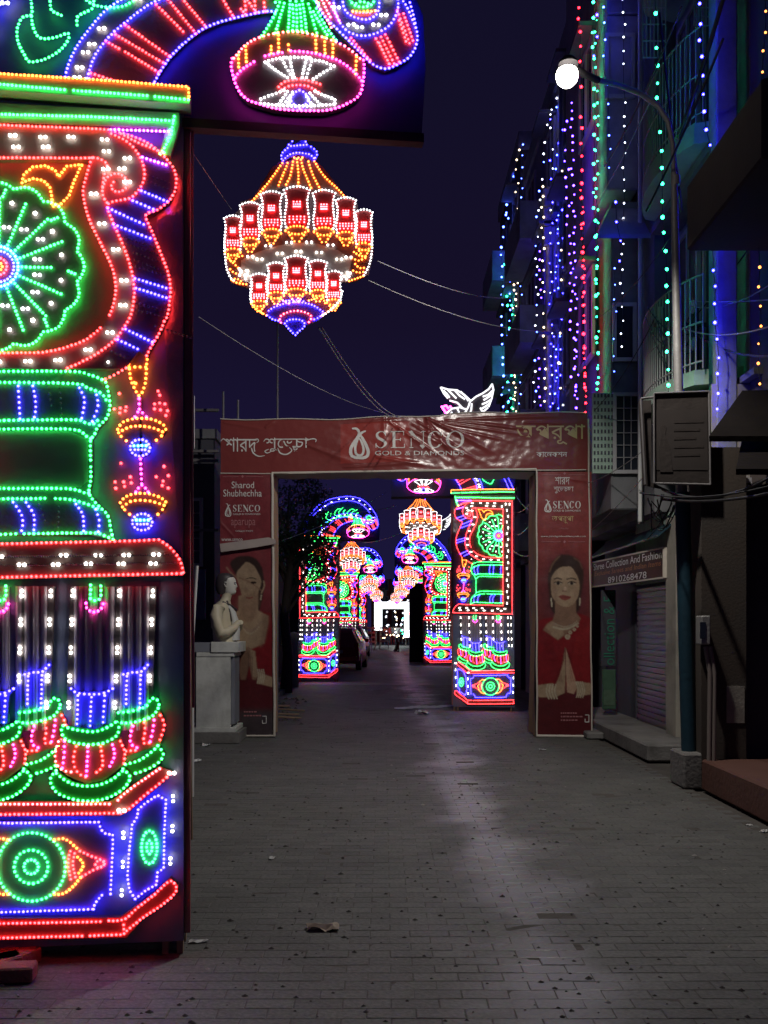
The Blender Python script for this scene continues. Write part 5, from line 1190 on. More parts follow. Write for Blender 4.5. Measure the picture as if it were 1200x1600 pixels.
# ---- D, E, F
def block(name, label, y0, y1, h, m, m2, bay=True, n=4):
    t = thing(name, (FX, y0, 0), label, 'building')
    bpart('wall', t, (FX, y0, 0), (FX+6, y1, h), m)
    for k in range(n):
        z = 3.2+k*(h-3.4)/n
        bpart('floor_ledge', t, (FX-.12, y0, z-.12), (FX, y1, z), W_grey)
        if bay:
            sl = bpart('balcony_slab', t, (FX-.55, y0+(y1-y0)*.35, z), (FX-.002, y1-.3, z+.1), m2)
            pw = bpart('parapet', t, (FX-.55, y0+(y1-y0)*.35, z+.1), (FX-.47, y1-.3, z+.8), m2); bpart('end_panel', t, (FX-.469, y0+(y1-y0)*.35, z+.1), (FX-.002, y0+(y1-y0)*.35+.08, z+.8), m2)
        window_side(t, FX, y0+.4, y0+1.2, z+.7, z+1.9)
        window_side(t, FX, y1-1.6, y1-.7, z+.5, z+2.0, m=M_door)
        bpart('window_shade', t, (FX-.35, y0+.3, z+2.0), (FX-.002, y0+1.3, z+2.06), W_grey)
    bpart('parapet', t, (FX-.06, y0-.05, h), (FX+6, y1+.05, h+.45), m2)
    return t
D_ = block('violet_building', 'narrow violet-lit building behind the red bulb string', 17.0, 18.6, 12.4, W_dark, W_lilac, bay=False)
E_ = block('stepped_building', 'mid-height building strung with white and violet bulbs, a pale pipe on its face', 18.9, 23.4, 12.3, W_lilac, W_blue)
b = MB(); p = P(857, 0, 19.4); b.tube([(p.x-FX, .4, 3.2), (p.x-FX, .4, 10.4)], .07, W_cream, 8); b.obj('pale_pipe', E_)
for k in range(3): bpart('pipe_box', E_, (p.x-.12, 19.2, P(0, 385-30*k, 19.3).z), (p.x+.10, 19.5, P(0, 385-30*k-27, 19.3).z), W_cream)
F_ = block('distant_tower', 'last tall building of the row, strung with green and blue bulbs', 24.2, 28.5, 13.6, W_dark, W_blue)
for k in range(2): bpart('air_conditioner', F_, (P(795, 0, 24.1).x, 23.9, P(0, 384+31*k, 24.1).z), (P(814, 0, 24.1).x, 24.19, P(0, 355+31*k, 24.1).z), M_ac)
G_ = block('low_house', 'dim two-storey house on the right inside the gate opening', 29.5, 44, 6.5, W_dark, W_grey, n=2)
G2 = block('far_house', 'dim house beyond the second right pillar', 44.6, 70, 5.5, W_dark, W_grey, n=1, bay=False)
# ---- A: dark building at the right edge
A_ = thing('corner_shop_building', (3.1, 9.3, 0), 'dark stained building at the right edge with a raised reddish plinth', 'building')
bpart('wall', A_, (P(1096, 0, 9.4).x, 9.4, 0), (P(1166, 0, 9.4).x, 9.85, 3.35), W_brown); bpart('upper_wall', A_, (3.75, 7.2, 3.0), (8, 9.84, 12), W_brown)
bpart('back_wall', A_, (P(1166.5, 0, 9.4).x, 9.6, 0), (8, 9.84, 2.99), W_dark)
bpart('plinth', A_, (3.10, 5.6, 0), (8, 9.38, .30), mat('red_oxide_floor', (.12, .05, .035), .7, 0, .25, 4, .3, 20, dirt=(.1, .05, .04)), .02)
bpart('overhang_slab', A_, (P(1132, 0, 8).x, 7.2, P(0, 320, 8).z), (8, 9.0, P(0, 205, 8).z), W_brown, .02)
b = MB()
for xx in (1106, 1113):
    p = P(xx, 0, 9.3); b.tube([(p.x-3.1, -.03, .15), (p.x-3.1+.01, -.03, 1.15), (p.x-3.1-.03, -.02, 1.4)], .022, M_tan, 7)
o = b.obj('conduit_pipes', A_); o['kind'] = 'stuff'
bpart('meter_box', A_, (P(1092, 0, 9.3).x, 9.22, P(0, 1007, 9.3).z), (P(1106, 0, 9.3).x, 9.4, P(0, 962, 9.3).z), M_galv, .01); bpart('meter_window', A_, (P(1094.5, 0, 9.2).x, 9.212, P(0, 998, 9.2).z), (P(1103.5, 0, 9.2).x, 9.218, P(0, 972, 9.2).z), M_glass)
p0, p1 = P(1128, 0, 9.3), P(1166, 0, 9.3); bpart('whitewashed_patch', A_, (P(1136, 0, 9.38).x, 9.39, P(0, 1130, 9.38).z), (P(1164, 0, 9.38).x, 9.399, P(0, 1072, 9.38).z), W_cream)
def canopy(par, name, q, m, th=.05):
    """sloped sheet given by four world points"""
    b = MB(); L = par.location; vs = [(x-L[0], y-L[1], z-L[2]) for x, y, z in q]; vs += [(x, y, z+th) for x, y, z in vs]
    b.add(vs, [(0, 3, 2, 1), (4, 5, 6, 7), (0, 1, 5, 4), (1, 2, 6, 5), (2, 3, 7, 6), (3, 0, 4, 7)], m); o = b.obj(name, par); fixnorm(o)
M_tin = mat('rusty_tin', (.010, .008, .007), .95, 0, .4, 4, .3, 15, spec=.05)
canopy(A_, 'tin_canopy', [(P(1108, 0, 8.6).x, 8.6, P(0, 690, 8.6).z), (P(1108, 0, 8.6).x+2.5, 8.6, P(0, 690, 8.6).z), (P(1150, 0, 9.38).x+2.5, 9.38, P(0, 612, 9.38).z), (P(1160, 0, 9.38).x, 9.38, P(0, 618, 9.38).z)], M_tin)
canopy(A_, 'tin_canopy', [(P(1150, 0, 8.0).x, 8.0, P(0, 742, 8).z), (P(1150, 0, 8.0).x+2.5, 8.0, P(0, 742, 8).z), (P(1170, 0, 9.3).x+2.5, 9.3, P(0, 684, 9.3).z), (P(1160, 0, 9.3).x, 9.3, P(0, 690, 9.3).z)], M_tin)
window_front(A_, 9.84, P(1160, 0, 9.84).x, P(1195, 0, 9.84).x, P(0, 788, 9.84).z, P(0, 755, 9.84).z, grille=3)
bpart('pale_wall', A_, (P(1112, 0, 9.86).x, 9.86, 0), (P(1215, 0, 9.86).x, 9.89, P(0, 600, 9.86).z), W_cream)

# ================================================================ bulb strings on the buildings
def bulb_string(label, col, q, Ys, r, spacing, s=1.0, jit=1.5, wire=True, cat='light string', wob=0.0):
    """q pixel polyline; Ys depth of each end"""
    rr = random.Random(len(label)+int(q[0][0]))
    root = thing('light_string', P(q[0][0], q[0][1], Ys[0]), label, cat, 'strings of coloured bulbs hung down the buildings'); L = root.location
    res = resample(q, spacing); n = len(res); pts_ = []
    for i, (x, y) in enumerate(res):
        Yq = Ys[0]+(Ys[1]-Ys[0])*i/max(1, n-1); pts_.append(P(x+rr.uniform(-jit, jit)+wob*math.sin(i*.8), y+rr.uniform(-3, 3), Yq)-L)
    if wire: b = MB(); b.tube(pts_, .004, M_wire, 3); b.obj('cord', root)
    ms = col if isinstance(col, str) else ''.join(col); b = MB()
    for i, p in enumerate(pts_):
        if rr.random() < .06: continue
        rq = r*rr.uniform(.62, 1.05); b.lathe([(rq*.3, -rq), (rq*.95, -rq*.4), (rq*.95, rq*.4), (rq*.3, rq)], p, STR[ms[i % len(ms)]], 6)
    o = b.obj('light_bulbs', root); o['kind'] = 'stuff'
    return root
STR = {'g': glow('string_green', (.015, 1, .32), 30), 'b': glow('string_blue', (.012, .010, 1), 110), 'r': glow('string_red', (1, .006, .015), 34), 'w': glow('string_white', (.75, .8, 1), 7), 'v': glow('string_violet', (.06, .02, 1), 50), 'o': glow('string_orange', (1, .30, .06), 5), 'y': glow('string_warm', (1, .72, .42), 7), 'm': glow('string_magenta', (1, .03, .6), 10), 't': glow('string_pale_blue', (.05, .10, 1), 26)}
def yx(x, X): return FP*X/(x-CX)
bulb_string('red bulb string hanging beside the right end of the red gate', 'r', pts('903,10 907,80 909,250 911,420 915,650'), (13.9, 13.9), .022, 21)
bulb_string('teal green bulb string just right of the red one', 'g', pts('927,-20 926,40 929,200 928,300 932,420 934,620'), (13.55, 13.55), .020, 23)
bulb_string('green bulb string in front of the curved balconies', 'g', pts('1022,-30 1027,60 1027,150 1034,240 1036,330 1042,420 1043,560 1043,655'), (10.2, 10.2), .018, 26)
bulb_string('deep blue bulb string along the corner column', 'b', pts('1092,-20 1094,60 1101,170 1110,240 1115,330 1115,410 1118,500 1123,560 1121,640'), (9.75, 9.75), .016, 27)
bulb_string('lower end of blue bulbs by the column foot', 'b', pts('1124,700 1128,740 1129,785'), (9.75, 9.75), .016, 28)
bulb_string('orange bulb string at the right edge of the photo', 'o', pts('1194,-10 1196,50 1190,110 1186,200 1182,330 1186,420 1188,500 1185,580 1188,600'), (8.9, 8.9), .014, 30)
bulb_string('white bulbs down the pale corner strip of the lilac building', 'w', pts('974,-20 975,60 976,200 974,330 971,420 972,540'), (12.95, 12.95), .013, 20, jit=2)
bulb_string('pale blue bulbs on the lilac bay', 't', pts('943,10 944,90 950,180 953,260'), (13.0, 13.0), .013, 24, jit=3)
bulb_string('four bright blue bulbs below the sloping shade', 'b', pts('961,314 963,345 969,372 969,405'), (12.4, 12.4), .018, 29)
bulb_string('mixed white and blue bulbs along the roof edge leading to the lamp', 'wtw', pts('892,20 888,90 880,130 868,165 856,195 848,240 843,300 838,360 838,450 836,640'), (18.6, 20.5), .020, 15, jit=3)
bulb_string('warm white bulbs beside the pale pipe', 'y', pts('847,290 849,420 851,560 851,660'), (19.2, 19.2), .022, 17, jit=2)
bulb_string('violet bulbs left of the red string', 'v', pts('885,190 886,300 892,420 895,560 898,650'), (14.4, 14.4), .017, 15, jit=4)
bulb_string('warm and blue bulbs on the stepped building', 'yb', pts('880,180 881,260 879,330 880,430 874,520 876,650'), (18.5, 18.5), .024, 21, jit=3)
bulb_string('magenta and white bulbs on the stepped building', 'mw', pts('884,340 885,420 884,480 886,600 882,650'), (18.4, 18.4), .019, 17, jit=4)
bulb_string('sparse white bulbs on the stepped building', 't', pts('870,240 872,400 874,520 870,640'), (18.6, 18.6), .017, 24, jit=5)
bulb_string('warm white bulbs at the top of the distant tower', 'y', pts('811,236 808,270 809,330 806,380 804,450 802,560 803,650'), (23.9, 23.9), .026, 13, jit=3)
bulb_string('blue bulbs down the outer edge of the distant tower', 't', pts('801,275 793,320 785,370 784,420 785,560 786,650'), (25.5, 25.5), .030, 16, jit=2)
bulb_string('green bulbs at the foot of the distant tower', 'g', pts('790,415 789,450 793,520 790,600 791,660'), (25.3, 25.3), .028, 16, jit=4)
bulb_string('second green bulb string at the foot of the distant tower', 'g', pts('797,440 800,500 796,560 800,640'), (25.2, 25.2), .024, 19, jit=4)
bulb_string('thin white bulbs on the right edge of the distant tower', 't', pts('817,226 815,300 815,420 814,540 812,650'), (23.8, 23.8), .019, 17, jit=1.5)
bulb_string('teal bulbs between the tower and the stepped building', 'gt', pts('834,420 836,500 835,600 834,650'), (22.6, 22.6), .021, 18, jit=3)

M_more = [('second violet bulb string beside the red one', 'v', '893,160 895,300 899,450 902,650', 14.3, .015, 13), ('close-set blue bulbs left of the violet ones', 'b', '876,150 874,300 868,450 866,650', 19.0, .018, 18),
 ('white and blue bulbs down the face of the stepped building', 'wb', '861,170 862,300 860,450 862,650', 19.0, .017, 16), ('violet bulbs at the left edge of the stepped building', 'v', '843,330 846,450 843,560 844,650', 20.6, .020, 15),
 ('green bulbs doubled up beside the teal string', 'g', '931,30 933,200 932,330 934,470 935,610', 13.6, .013, 19), ('second red string twisted round a dark pipe', 'r', '909,300 911,400 913,520 916,645', 13.9, .013, 12),
 ('blue bulbs over the lilac bay edge', 'b', '932,-10 934,60 930,90', 13.0, .020, 30), ('lone pale string down the grey bay', 't', '958,420 962,500 958,600', 12.9, .011, 22), ('warm bulbs between the two tower strings', 'y', '806,420 808,520 806,640', 24.0, .020, 12),
 ('small blue bulbs hugging the tower top', 't', '793,330 797,420 794,520 796,640', 25.0, .022, 14)]
for lab, c_, q_, Y_, r_, sp_ in M_more: bulb_string(lab, c_, pts(q_), (Y_, Y_), r_, sp_, jit=2.5)
# ================================================================ electric pole, wires
ep = thing('electric_pole', (P(1084, 0, 11.2).x, 11.2, 0), 'dark electric pole behind the street lamp, with crossarm and pale insulators', 'pole')
M_pole = mat('tarred_pole', (.07, .065, .07), .7, 0, .3, 6, .3, 20)
def EP(x, y, dy=0): p = P(x, y, 11.2); return (p.x-ep.location.x, dy, p.z)
b = MB(); b.tube([(0, 0, 0), (0, 0, EP(0, 480)[2])], .085, M_pole, 9, r2=.06); b.obj('pole_shaft', ep)
b = MB(); b.box(EP(1020, 508, -.1), EP(1145, 513, -.04), M_pole); b.obj('crossarm', ep)
for x, y in ((1027, 488), (1055, 506), (1128, 482), (1078, 478), (1079, 535)):
    b = MB(); e_ = EP(x, y+8, -.1); b.lathe([(.012, -.06), (.03, -.03), (.038, .0), (.028, .03), (.036, .06), (.02, .09)], e_, M_pvc, 9); b.obj('insulator', ep)
WL = 'wires strung across the road'
def wire(label, a, Ya, b_, Yb, sag=0.0, r=.006, m=None, grp=WL, name='overhead_wire', cat='wire'):
    p, q = P(*a, Ya), P(*b_, Yb); p0 = Vector(p); mb = MB(); mb.tube([v-p0 for v in cable(p, q, sag)], r, m or M_wireg, 4); o = mb.obj(name, None, p0); tag(o, label, cat, grp); return o
wire('thin wire running down from the near pillar top to the lantern', (302, 240), 4.9, (362, 328), 5.3, .0, .002)
wire('upper of two wires crossing behind the lantern to the right buildings', (590, 408), 7.5, (800, 465), 16, .1, .004)
wire('lower of two wires crossing behind the lantern to the right buildings', (575, 438), 8.0, (900, 512), 16, .2, .004)
wire('left wire of the pair slanting down from the lantern to the gate', (498, 512), 6, (622, 652), 13.5, .15, .005); wire('right wire of the pair slanting down from the lantern to the gate', (503, 512), 6, (632, 652), 13.5, .15, .005)
wire('faint wire slanting from the left pillar over the gate', (310, 495), 7, (600, 645), 14, .1, .003)
wire('wire from the right balconies down to the gate end', (1020, 150), 10.0, (925, 330), 14.5, .05, .008); wire('dark wire crossing the lamp arm', (1065, 10), 9, (945, 260), 13.0, .1, .010, M_wire)
wire('dark cable rising to the upper right past the blue column', (1060, 215), 10, (1135, -20), 8.2, .05, .02, M_wire); wire('dark cable beside the lamp post', (1065, 330), 9.8, (1030, 20), 10.0, .05, .015, M_wire)
wire('long dark cable from the balcony to the top edge', (1010, 330), 10, (1130, 60), 8.5, .05, .012, M_wire)
wire('pale wire from the crossarm to the right edge', (1080, 478), 11.1, (1230, 425), 8, .12, .007); wire('second pale wire from the crossarm to the right edge', (1055, 508), 11.1, (1230, 500), 8, .12, .007)
wire('horizontal pale wire near the insulators', (1070, 470), 11.1, (1230, 466), 8, .02, .005); wire('black cable below the crossarm to the right', (1085, 520), 11.1, (1230, 555), 8, .1, .01, M_wire)
wire('wire from the gate up to the grille window', (918, 755), 13.7, (1010, 700), 12.0, .05, .006); wire('wire from the gate to the hoarding foot', (924, 828), 13.7, (1005, 745), 9.6, .03, .005)
wire('wire under the hoarding to the right edge', (1000, 770), 9.7, (1230, 752), 7.5, .08, .008, M_wire); wire('thick black bundle to the right edge under the canopy', (1035, 765), 9.7, (1230, 730), 7.5, .15, .013, M_wire); wire('second thick black bundle to the right edge', (1035, 780), 9.7, (1230, 765), 7.5, .05, .014, M_wire)
wire('wire slanting over the stepped building', (765, 672), 14.5, (842, 560), 17, .02, .006); wire('second wire slanting over the stepped building', (780, 668), 14.5, (900, 470), 17, .1, .006); wire('third wire slanting over the stepped building', (820, 655), 14.5, (905, 540), 17, .05, .006)
wire('short stay wire at the distant tower foot', (776, 672), 14.5, (797, 608), 16, .0, .006); wire('wire hanging over the electric pole', (1200, 345), 9.5, (1020, 560), 11.5, .1, .008, M_wire)
wire('wire from the lamp post to the left bay', (1055, 360), 9.7, (930, 500), 13.0, .1, .006, M_wire); wire('wire from the insulator to the lattice', (1027, 490), 11.1, (930, 640), 13.1, .1, .006, M_wire)
for k, (a, c, Ya, Yb) in enumerate((((800, 762), (836, 800), 18, 15), ((836, 775), (802, 800), 15, 19), ((800, 836), (836, 808), 19, 15), ((800, 858), (838, 862), 18, 15), ((470, 800), (620, 790), 20, 26), ((560, 848), (640, 826), 28, 24), ((605, 768), (440, 845), 30, 18))):
    wire(['slack wire at upper right inside the gate', 'crossing wire at upper right inside the gate', 'rising wire at right inside the gate', 'low wire at right inside the gate', 'faint wire above the maroon car', 'pale drooping wire behind the far lantern', 'long drooping wire inside the gate'][k], a, Ya, c, Yb, .1, .006)
# tangle round the pole and lattice
b = MB(); rt = random.Random(5); p0 = P(1040, 500, 10.6)
for k in range(16):
    a = P(rt.uniform(1005, 1060), rt.uniform(480, 530), 10.8); c = P(rt.uniform(1045, 1100), rt.uniform(490, 600), 10.8); b.tube([v-p0 for v in cable(a, c, rt.uniform(.1, .45), 10)], .007, M_wire, 4)
o = b.obj('cable_tangle', None, p0); tag(o, 'tangle of black service cables round the electric pole', 'cables'); o['kind'] = 'stuff'
b = MB(); p0 = P(1030, 790, 9.5)
for k in range(12):
    a = P(rt.uniform(1010, 1060), rt.uniform(765, 790), 9.6); c = P(rt.uniform(1005, 1050), rt.uniform(800, 850), 9.9); b.tube([v-p0 for v in cable(a, c, rt.uniform(.02, .15), 8)], .007, M_wire, 4)
o = b.obj('cable_tangle', None, p0); tag(o, 'black cables hanging below the hoarding', 'cables'); o['kind'] = 'stuff'
# ================================================================ dove sign boards
M_wing = glow('white_tube_light', (.95, .96, 1.0), 1.6)
def dove(label, px, py, s, Y):
    root = thing('dove_sign', P(px, py, Y), label, 'light sign', 'lit white doves over the pillars'); L = root.location
    def q(s_): return [P(px+(float(a.split(',')[0])-700)/7.5*s, py+(float(a.split(',')[1])-540)/7.5*s, Y)-L for a in s_.split()]
    k = s*Y/18.2
    b = MB()
    pw = q('365,190 520,215 620,250 715,345 800,270 900,225 970,150 985,210 960,330 930,430 860,510 800,530 700,520 660,540 440,540 380,410 470,430 600,420 470,345')
    b.poly([(v.x, v.z) for v in pw], .01, .05, M_dgrey); o = b.obj('backing_board', root); fixnorm(o)
    for s_ in ('365,190 450,215 560,225 640,275 715,345', '365,190 400,260 450,320', '450,220 500,270 550,320', '400,230 440,270 470,310', '530,225 590,290 650,330', '600,240 660,300 690,350', '470,345 560,370 620,430', '715,345 690,420 650,490', '730,380 725,460 690,520',
               '720,350 780,300 860,260 930,210 970,150', '970,150 985,220 965,320 930,420', '860,300 920,280 975,230', '870,340 920,310 975,270', '850,390 900,370 965,330', '850,440 900,410 940,380', '830,430 850,470', '790,520 850,510', '860,480 920,430',
               '440,490 500,440 590,425 670,450', '440,490 450,530', '560,440 580,480 550,530', '470,520 500,480', '600,530 640,510'):
        c_ = q(s_); b = MB(); b.tube([(v.x, -.012, v.z) for v in c_], .016*k, M_wing, 5); b.obj('tube_light', root)
    b = MB()
    for s_ in ('375,410 420,480 440,530', '400,415 430,405 460,440', '470,410 490,430'):
        c_ = q(s_); b.tube([(v.x, -.012, v.z) for v in c_], .02*k, LED['m'], 5)
    o = b.obj('flower_tube', root); o['kind'] = 'stuff'
    b = MB(); b.tube([(0, .03, 0), (0, .03, -1.0*k)], .02, M_frame, 5); b.obj('stay', root)
dove('lit white dove with spread wings and a pink flower standing above the red gate', 733, 652, 1.0, 18.3)
dove('smaller lit dove behind the top lantern inside the gate', 686, 829, .5, 38.8)
# ================================================================ left side
Lb = thing('left_shop_building', (-2.75, 15.2, 0), 'dim low building behind the pedestal on the left', 'building')
bpart('wall', Lb, (-8, 15.4, 0), (-2.72, 21.5, 4.6), W_dark)
window_front(Lb, 15.4, -3.25, -2.95, 2.6, 3.6, grille=2)
for z in (3.1, 4.2, 4.35, 5.0): bpart('rail', Lb, (-3.4, 15.2, z), (-2.62, 15.26, z+.04), M_frame)
bpart('parapet', Lb, (-8, 15.35, 4.6), (-2.68, 21.5, 4.75), W_grey)
bpart('sign_panel', Lb, (-3.3, 15.28, 1.7), (-2.85, 15.38, 2.5), mat('faded_blue_sign', (.10, .12, .22), .6, 0, .5, 8))
for k, (x, yt) in enumerate(((348, 612), (371, 625), (433, 430))):
    p = P(x, yt, 14.6); b = MB(); b.tube([(0, 0, 0), (.01, 0, p.z)], .018, M_frame, 6); o = b.obj('bamboo_pole', None, Vector((p.x, 14.6, 0))); tag(o, ['thin pole behind the left end of the red gate', 'second thin pole behind the left end of the gate', 'tall thin pole rising above the gate below the lantern'][k], 'pole')
b = MB(); p = P(299, 700, 7.2); b.tube([(0, 0, 0), (-.01, 0, .6), (.0, 0, P(0, 612, 7.2).z)], .014, M_wood, 6); o = b.obj('bamboo_pole', None, Vector((p.x, 7.2, 0))); tag(o, 'pole just right of the near light pillar', 'pole')
b = MB(); p = P(299, 700, 6.2); b.box((-.018, 0, P(0, 700, 6.2).z), (.018, .02, P(0, 618, 6.2).z), M_pvc); o = b.obj('strip_board', None, Vector((p.x, 6.2, 0))); tag(o, 'short white strip at the right edge of the near pillar', 'board')
b = MB(); p = P(303, 1000, 9); b.tube([(P(300, 0, 9).x-p.x, 0, 0), (P(300, 0, 9).x-p.x, 0, P(0, 1000, 9).z), (P(307, 0, 9).x-p.x, 0, P(0, 884, 9).z)], .02, M_pvc, 8); o = b.obj('pipe', None, Vector((p.x, 9, 0))); tag(o, 'pale upright pipe between the near pillar and the pedestal', 'pipe')
def leftblock(name, label, y0, y1, h, x=-3.55, m=W_dark):
    t = thing(name, (x, y0, 0), label, 'building'); bpart('wall', t, (x-6, y0, 0), (x, y1, h), m); bpart('parapet', t, (x-6, y0-.05, h), (x+.08, y1, h+.35), W_grey)
    k = y0+.8
    while k < y1-1.5: window_side(t, x, k, k+1.0, 1.0, 2.3, s=1); window_side(t, x, k, k+1.0, 3.6, min(4.8, h-.3), s=1) if h > 4.5 else None; k += 3.2
    return t
leftblock('left_house', 'dark house behind the tree', 22.5, 36, 5.2); leftblock('left_far_house', 'dark far house left of the maroon car', 37, 58, 4.6, -3.2); leftblock('left_distant_house', 'distant house before the bright gate', 59, 74, 4.4, -2.9)
# tree
tr = thing('tree', (-2.35, 23.0, 0), 'dark leafy tree inside the gate opening on the left, in front of a light pillar', 'tree')
M_bark = mat('bark', (.06, .045, .035), .85, 0, .3, 8, .7, 25); M_leaf = mat('leaf', (.03, .055, .025), .5, 0, .5, 9)
b = MB(); b.tube([(0, 0, 0), (.05, 0, .9), (-.04, .03, 1.8), (.06, 0, 2.7), (.2, 0, 3.6)], [.16, .12, .11, .1, .06], M_bark, 8)
rt = random.Random(2); tips = []
for k in range(13):
    a = rt.uniform(0, 6.28); z0 = rt.uniform(1.9, 3.4); l = rt.uniform(.5, 1.15); e = Vector((math.cos(a)*l+.1, math.sin(a)*l, z0+rt.uniform(.6, 1.7))); b.tube([(.05, 0, z0), (e.x*.5, e.y*.5, z0+(e.z-z0)*.6), e], [.045, .03, .012], M_bark, 5); tips.append(e)
b.obj('trunk', tr)
b = MB(); cl = tips+[Vector((rt.uniform(-.7, .9), rt.uniform(-.7, .7), rt.uniform(2.9, 5.3))) for _ in range(26)]+[Vector((rt.uniform(.35, 1.0), rt.uniform(-.3, .5), rt.uniform(3.0, 3.6))) for _ in range(5)]
for c in cl:
    rad = rt.uniform(.22, .5)
    for k in range(int(420*rad)):
        d = Vector((rt.gauss(0, 1), rt.gauss(0, 1), rt.gauss(0, .8))).normalized()*rad*rt.random()**.5; p = c+d
        u = Vector((rt.gauss(0, 1), rt.gauss(0, 1), rt.gauss(0, 1))).normalized(); v = u.orthogonal().normalized(); s_ = rt.uniform(.035, .07)
        b.add([p-u*s_, p+v*s_*.45, p+u*s_, p-v*s_*.45], [(0, 1, 2, 3)], M_leaf)
o = b.obj('crown', tr); o['kind'] = 'stuff'
tr2 = copy_tree(tr); tr2.location = (-3.3, 20.5, 0.2); tr2.rotation_euler = (0, 0, 2.1); tr2['label'] = 'darker tree behind the left column of the red gate'
b = MB(); b.lathe([(.13, 0), (.13, 1.35), (.11, 1.42), (.0, 1.45)], (0, 0, 0), W_cream, 12); o = b.obj('bollard', None, Vector((P(459, 0, 25.2).x, 25.2, 0))); tag(o, 'pale round post left of the tree-covered light pillar', 'post')
M_kerb = M_conc
b = MB(); b.box((-4.6, 13.9, 0), (-2.35, 24.5, .10), M_conc); o = b.obj('pavement'); o['kind'] = 'structure'
for k in range(7):
    b = MB(); x = rt.uniform(-2.35, -1.75); y = rt.uniform(16.2, 20.5); a = rt.uniform(-.35, .35); l = rt.uniform(.5, 1.1); b.tube([(-l/2, 0, .03), (0, .02, .05), (l/2, .01, .03)], .018, M_wood, 5); o = b.obj('stick', None, Vector((x, y, .0))); o.rotation_euler = (0, 0, a); tag(o, ['short stick', 'bent stick', 'thin stick', 'longest stick', 'pale stick', 'half buried stick', 'split stick'][k]+[' nearest the left column of the red gate', ' lying second by the left column', ' in the middle of the dirt strip', ' across the dirt by the kerb', ' close to the road edge in the dirt', ' at the far end of the dirt strip', ' beside the rubble at the kerb'][k], 'stick', 'sticks in the dirt by the left column')
b = MB()
for k in range(120):
    x = rt.gauss(-2.2, .3); y = rt.uniform(15.5, 21); r = rt.uniform(.02, .06); v = [(x+r*math.cos(t)*rt.uniform(.7, 1.2), y+r*math.sin(t)*rt.uniform(.7, 1.2), .0) for t in [i*1.047 for i in range(6)]]+[(x, y, r*.8)]; b.add(v, [(i, (i+1) % 6, 6) for i in range(6)], M_dirt)
o = b.obj('rubble'); o['kind'] = 'stuff'; tag(o, 'small rubble and leaves along the left kerb', 'rubble')
# ================================================================ cars
def car(label, paint, loc, rz):
    t = thing('parked_car', loc, label, 'car', rz=rz)
    M_p = mat('car_paint', paint, .3, .2, .1, 4); M_t = mat('tyre', (.02, .02, .02), .8); M_l = mat('tail_lamp', (.35, .02, .02), .2)
    # sections along length y (0 = rear) : (y, half width, z bottom, z belt, z roof, half width roof)
    S = [(0.0, .70, .42, .80, .84, .66), (.05, .80, .30, .92, .96, .72), (.22, .83, .25, .98, 1.30, .60), (.55, .84, .22, 1.0, 1.50, .58), (1.3, .85, .22, 1.0, 1.54, .60), (2.1, .85, .22, 1.0, 1.48, .58), (2.75, .84, .22, .98, 1.02, .66), (3.3, .80, .24, .86, .90, .66), (3.65, .68, .34, .70, .72, .55)]
    vs = []
    for y, hw, zb, zt, zr, hr in S:
        ring = [(-hw*.9, zb), (-hw, zb+.12), (-hw, (zb+zt)/2), (-hw*.97, zt), (-hr, zr-.04), (-hr*.85, zr), (hr*.85, zr), (hr, zr-.04), (hw*.97, zt), (hw, (zb+zt)/2), (hw, zb+.12), (hw*.9, zb)]
        vs += [(x, y, z) for x, z in ring]
    n = 12; fs = [(i*n+k, i*n+(k+1) % n, (i+1)*n+(k+1) % n, (i+1)*n+k) for i in range(len(S)-1) for k in range(n)]
    b = MB(); b.add(vs, fs, M_p, True); b.add(vs, [tuple(range(n-1, -1, -1)), tuple((len(S)-1)*n+k for k in range(n))], M_p); o = b.obj('body', t); fixnorm(o)
    b = MB(); b.add([(-.56, .10, 1.0), (.56, .10, 1.0), (.48, .265, 1.33), (-.48, .265, 1.33)], [(0, 1, 2, 3)], M_glass); b.obj('rear_window', t)
    for sg in (-1, 1):
        b = MB(); b.add([(sg*.842, .55, 1.03), (sg*.845, 2.2, 1.03), (sg*.615, 2.05, 1.42), (sg*.62, .75, 1.44)], [(0, 1, 2, 3)], M_glass); b.obj('side_window', t)
        for yw in (.65, 2.95):
            b = MB(); b.lathe([(.30, -.09), (.31, -.06), (.31, .06), (.30, .09)], (sg*.76, yw, .31), M_t, 16, 'x'); w_ = b.obj('wheel', t); b = MB(); b.lathe([(.18, 0), (.16, .015*sg)], (sg*.852, yw, .31), M_galv, 12, 'x'); b.obj('rim', w_)
        b = MB(); b.box((sg*.66, .0, .72), (sg*.82, .12, .98), M_l); bevel(b.obj('tail_light', t), .02)
        b = MB(); b.box((sg*.86, 2.1, .98), (sg*.99, 2.2, 1.12), M_p); bevel(b.obj('wing_mirror', t), .02)
    b = MB(); b.box((-.76, -.06, .34), (.76, .03, .52), M_p); bevel(b.obj('bumper', t), .03, 2)
    b = MB(); b.box((-.25, -.075, .62), (.25, -.02, .73), M_pvc); b.obj('number_plate', t)
    b = MB(); b.box((-.06, -.03, .84), (.06, .0, .88), M_galv); b.obj('badge', t)
    return t
car('maroon hatchback parked behind the tree-covered light pillar', (.34, .03, .045), (-1.72, 34.3, 0), math.radians(-4))
car('dark grey car parked farther along the left side', (.10, .11, .13), (-1.75, 47.5, 0), math.radians(-3))
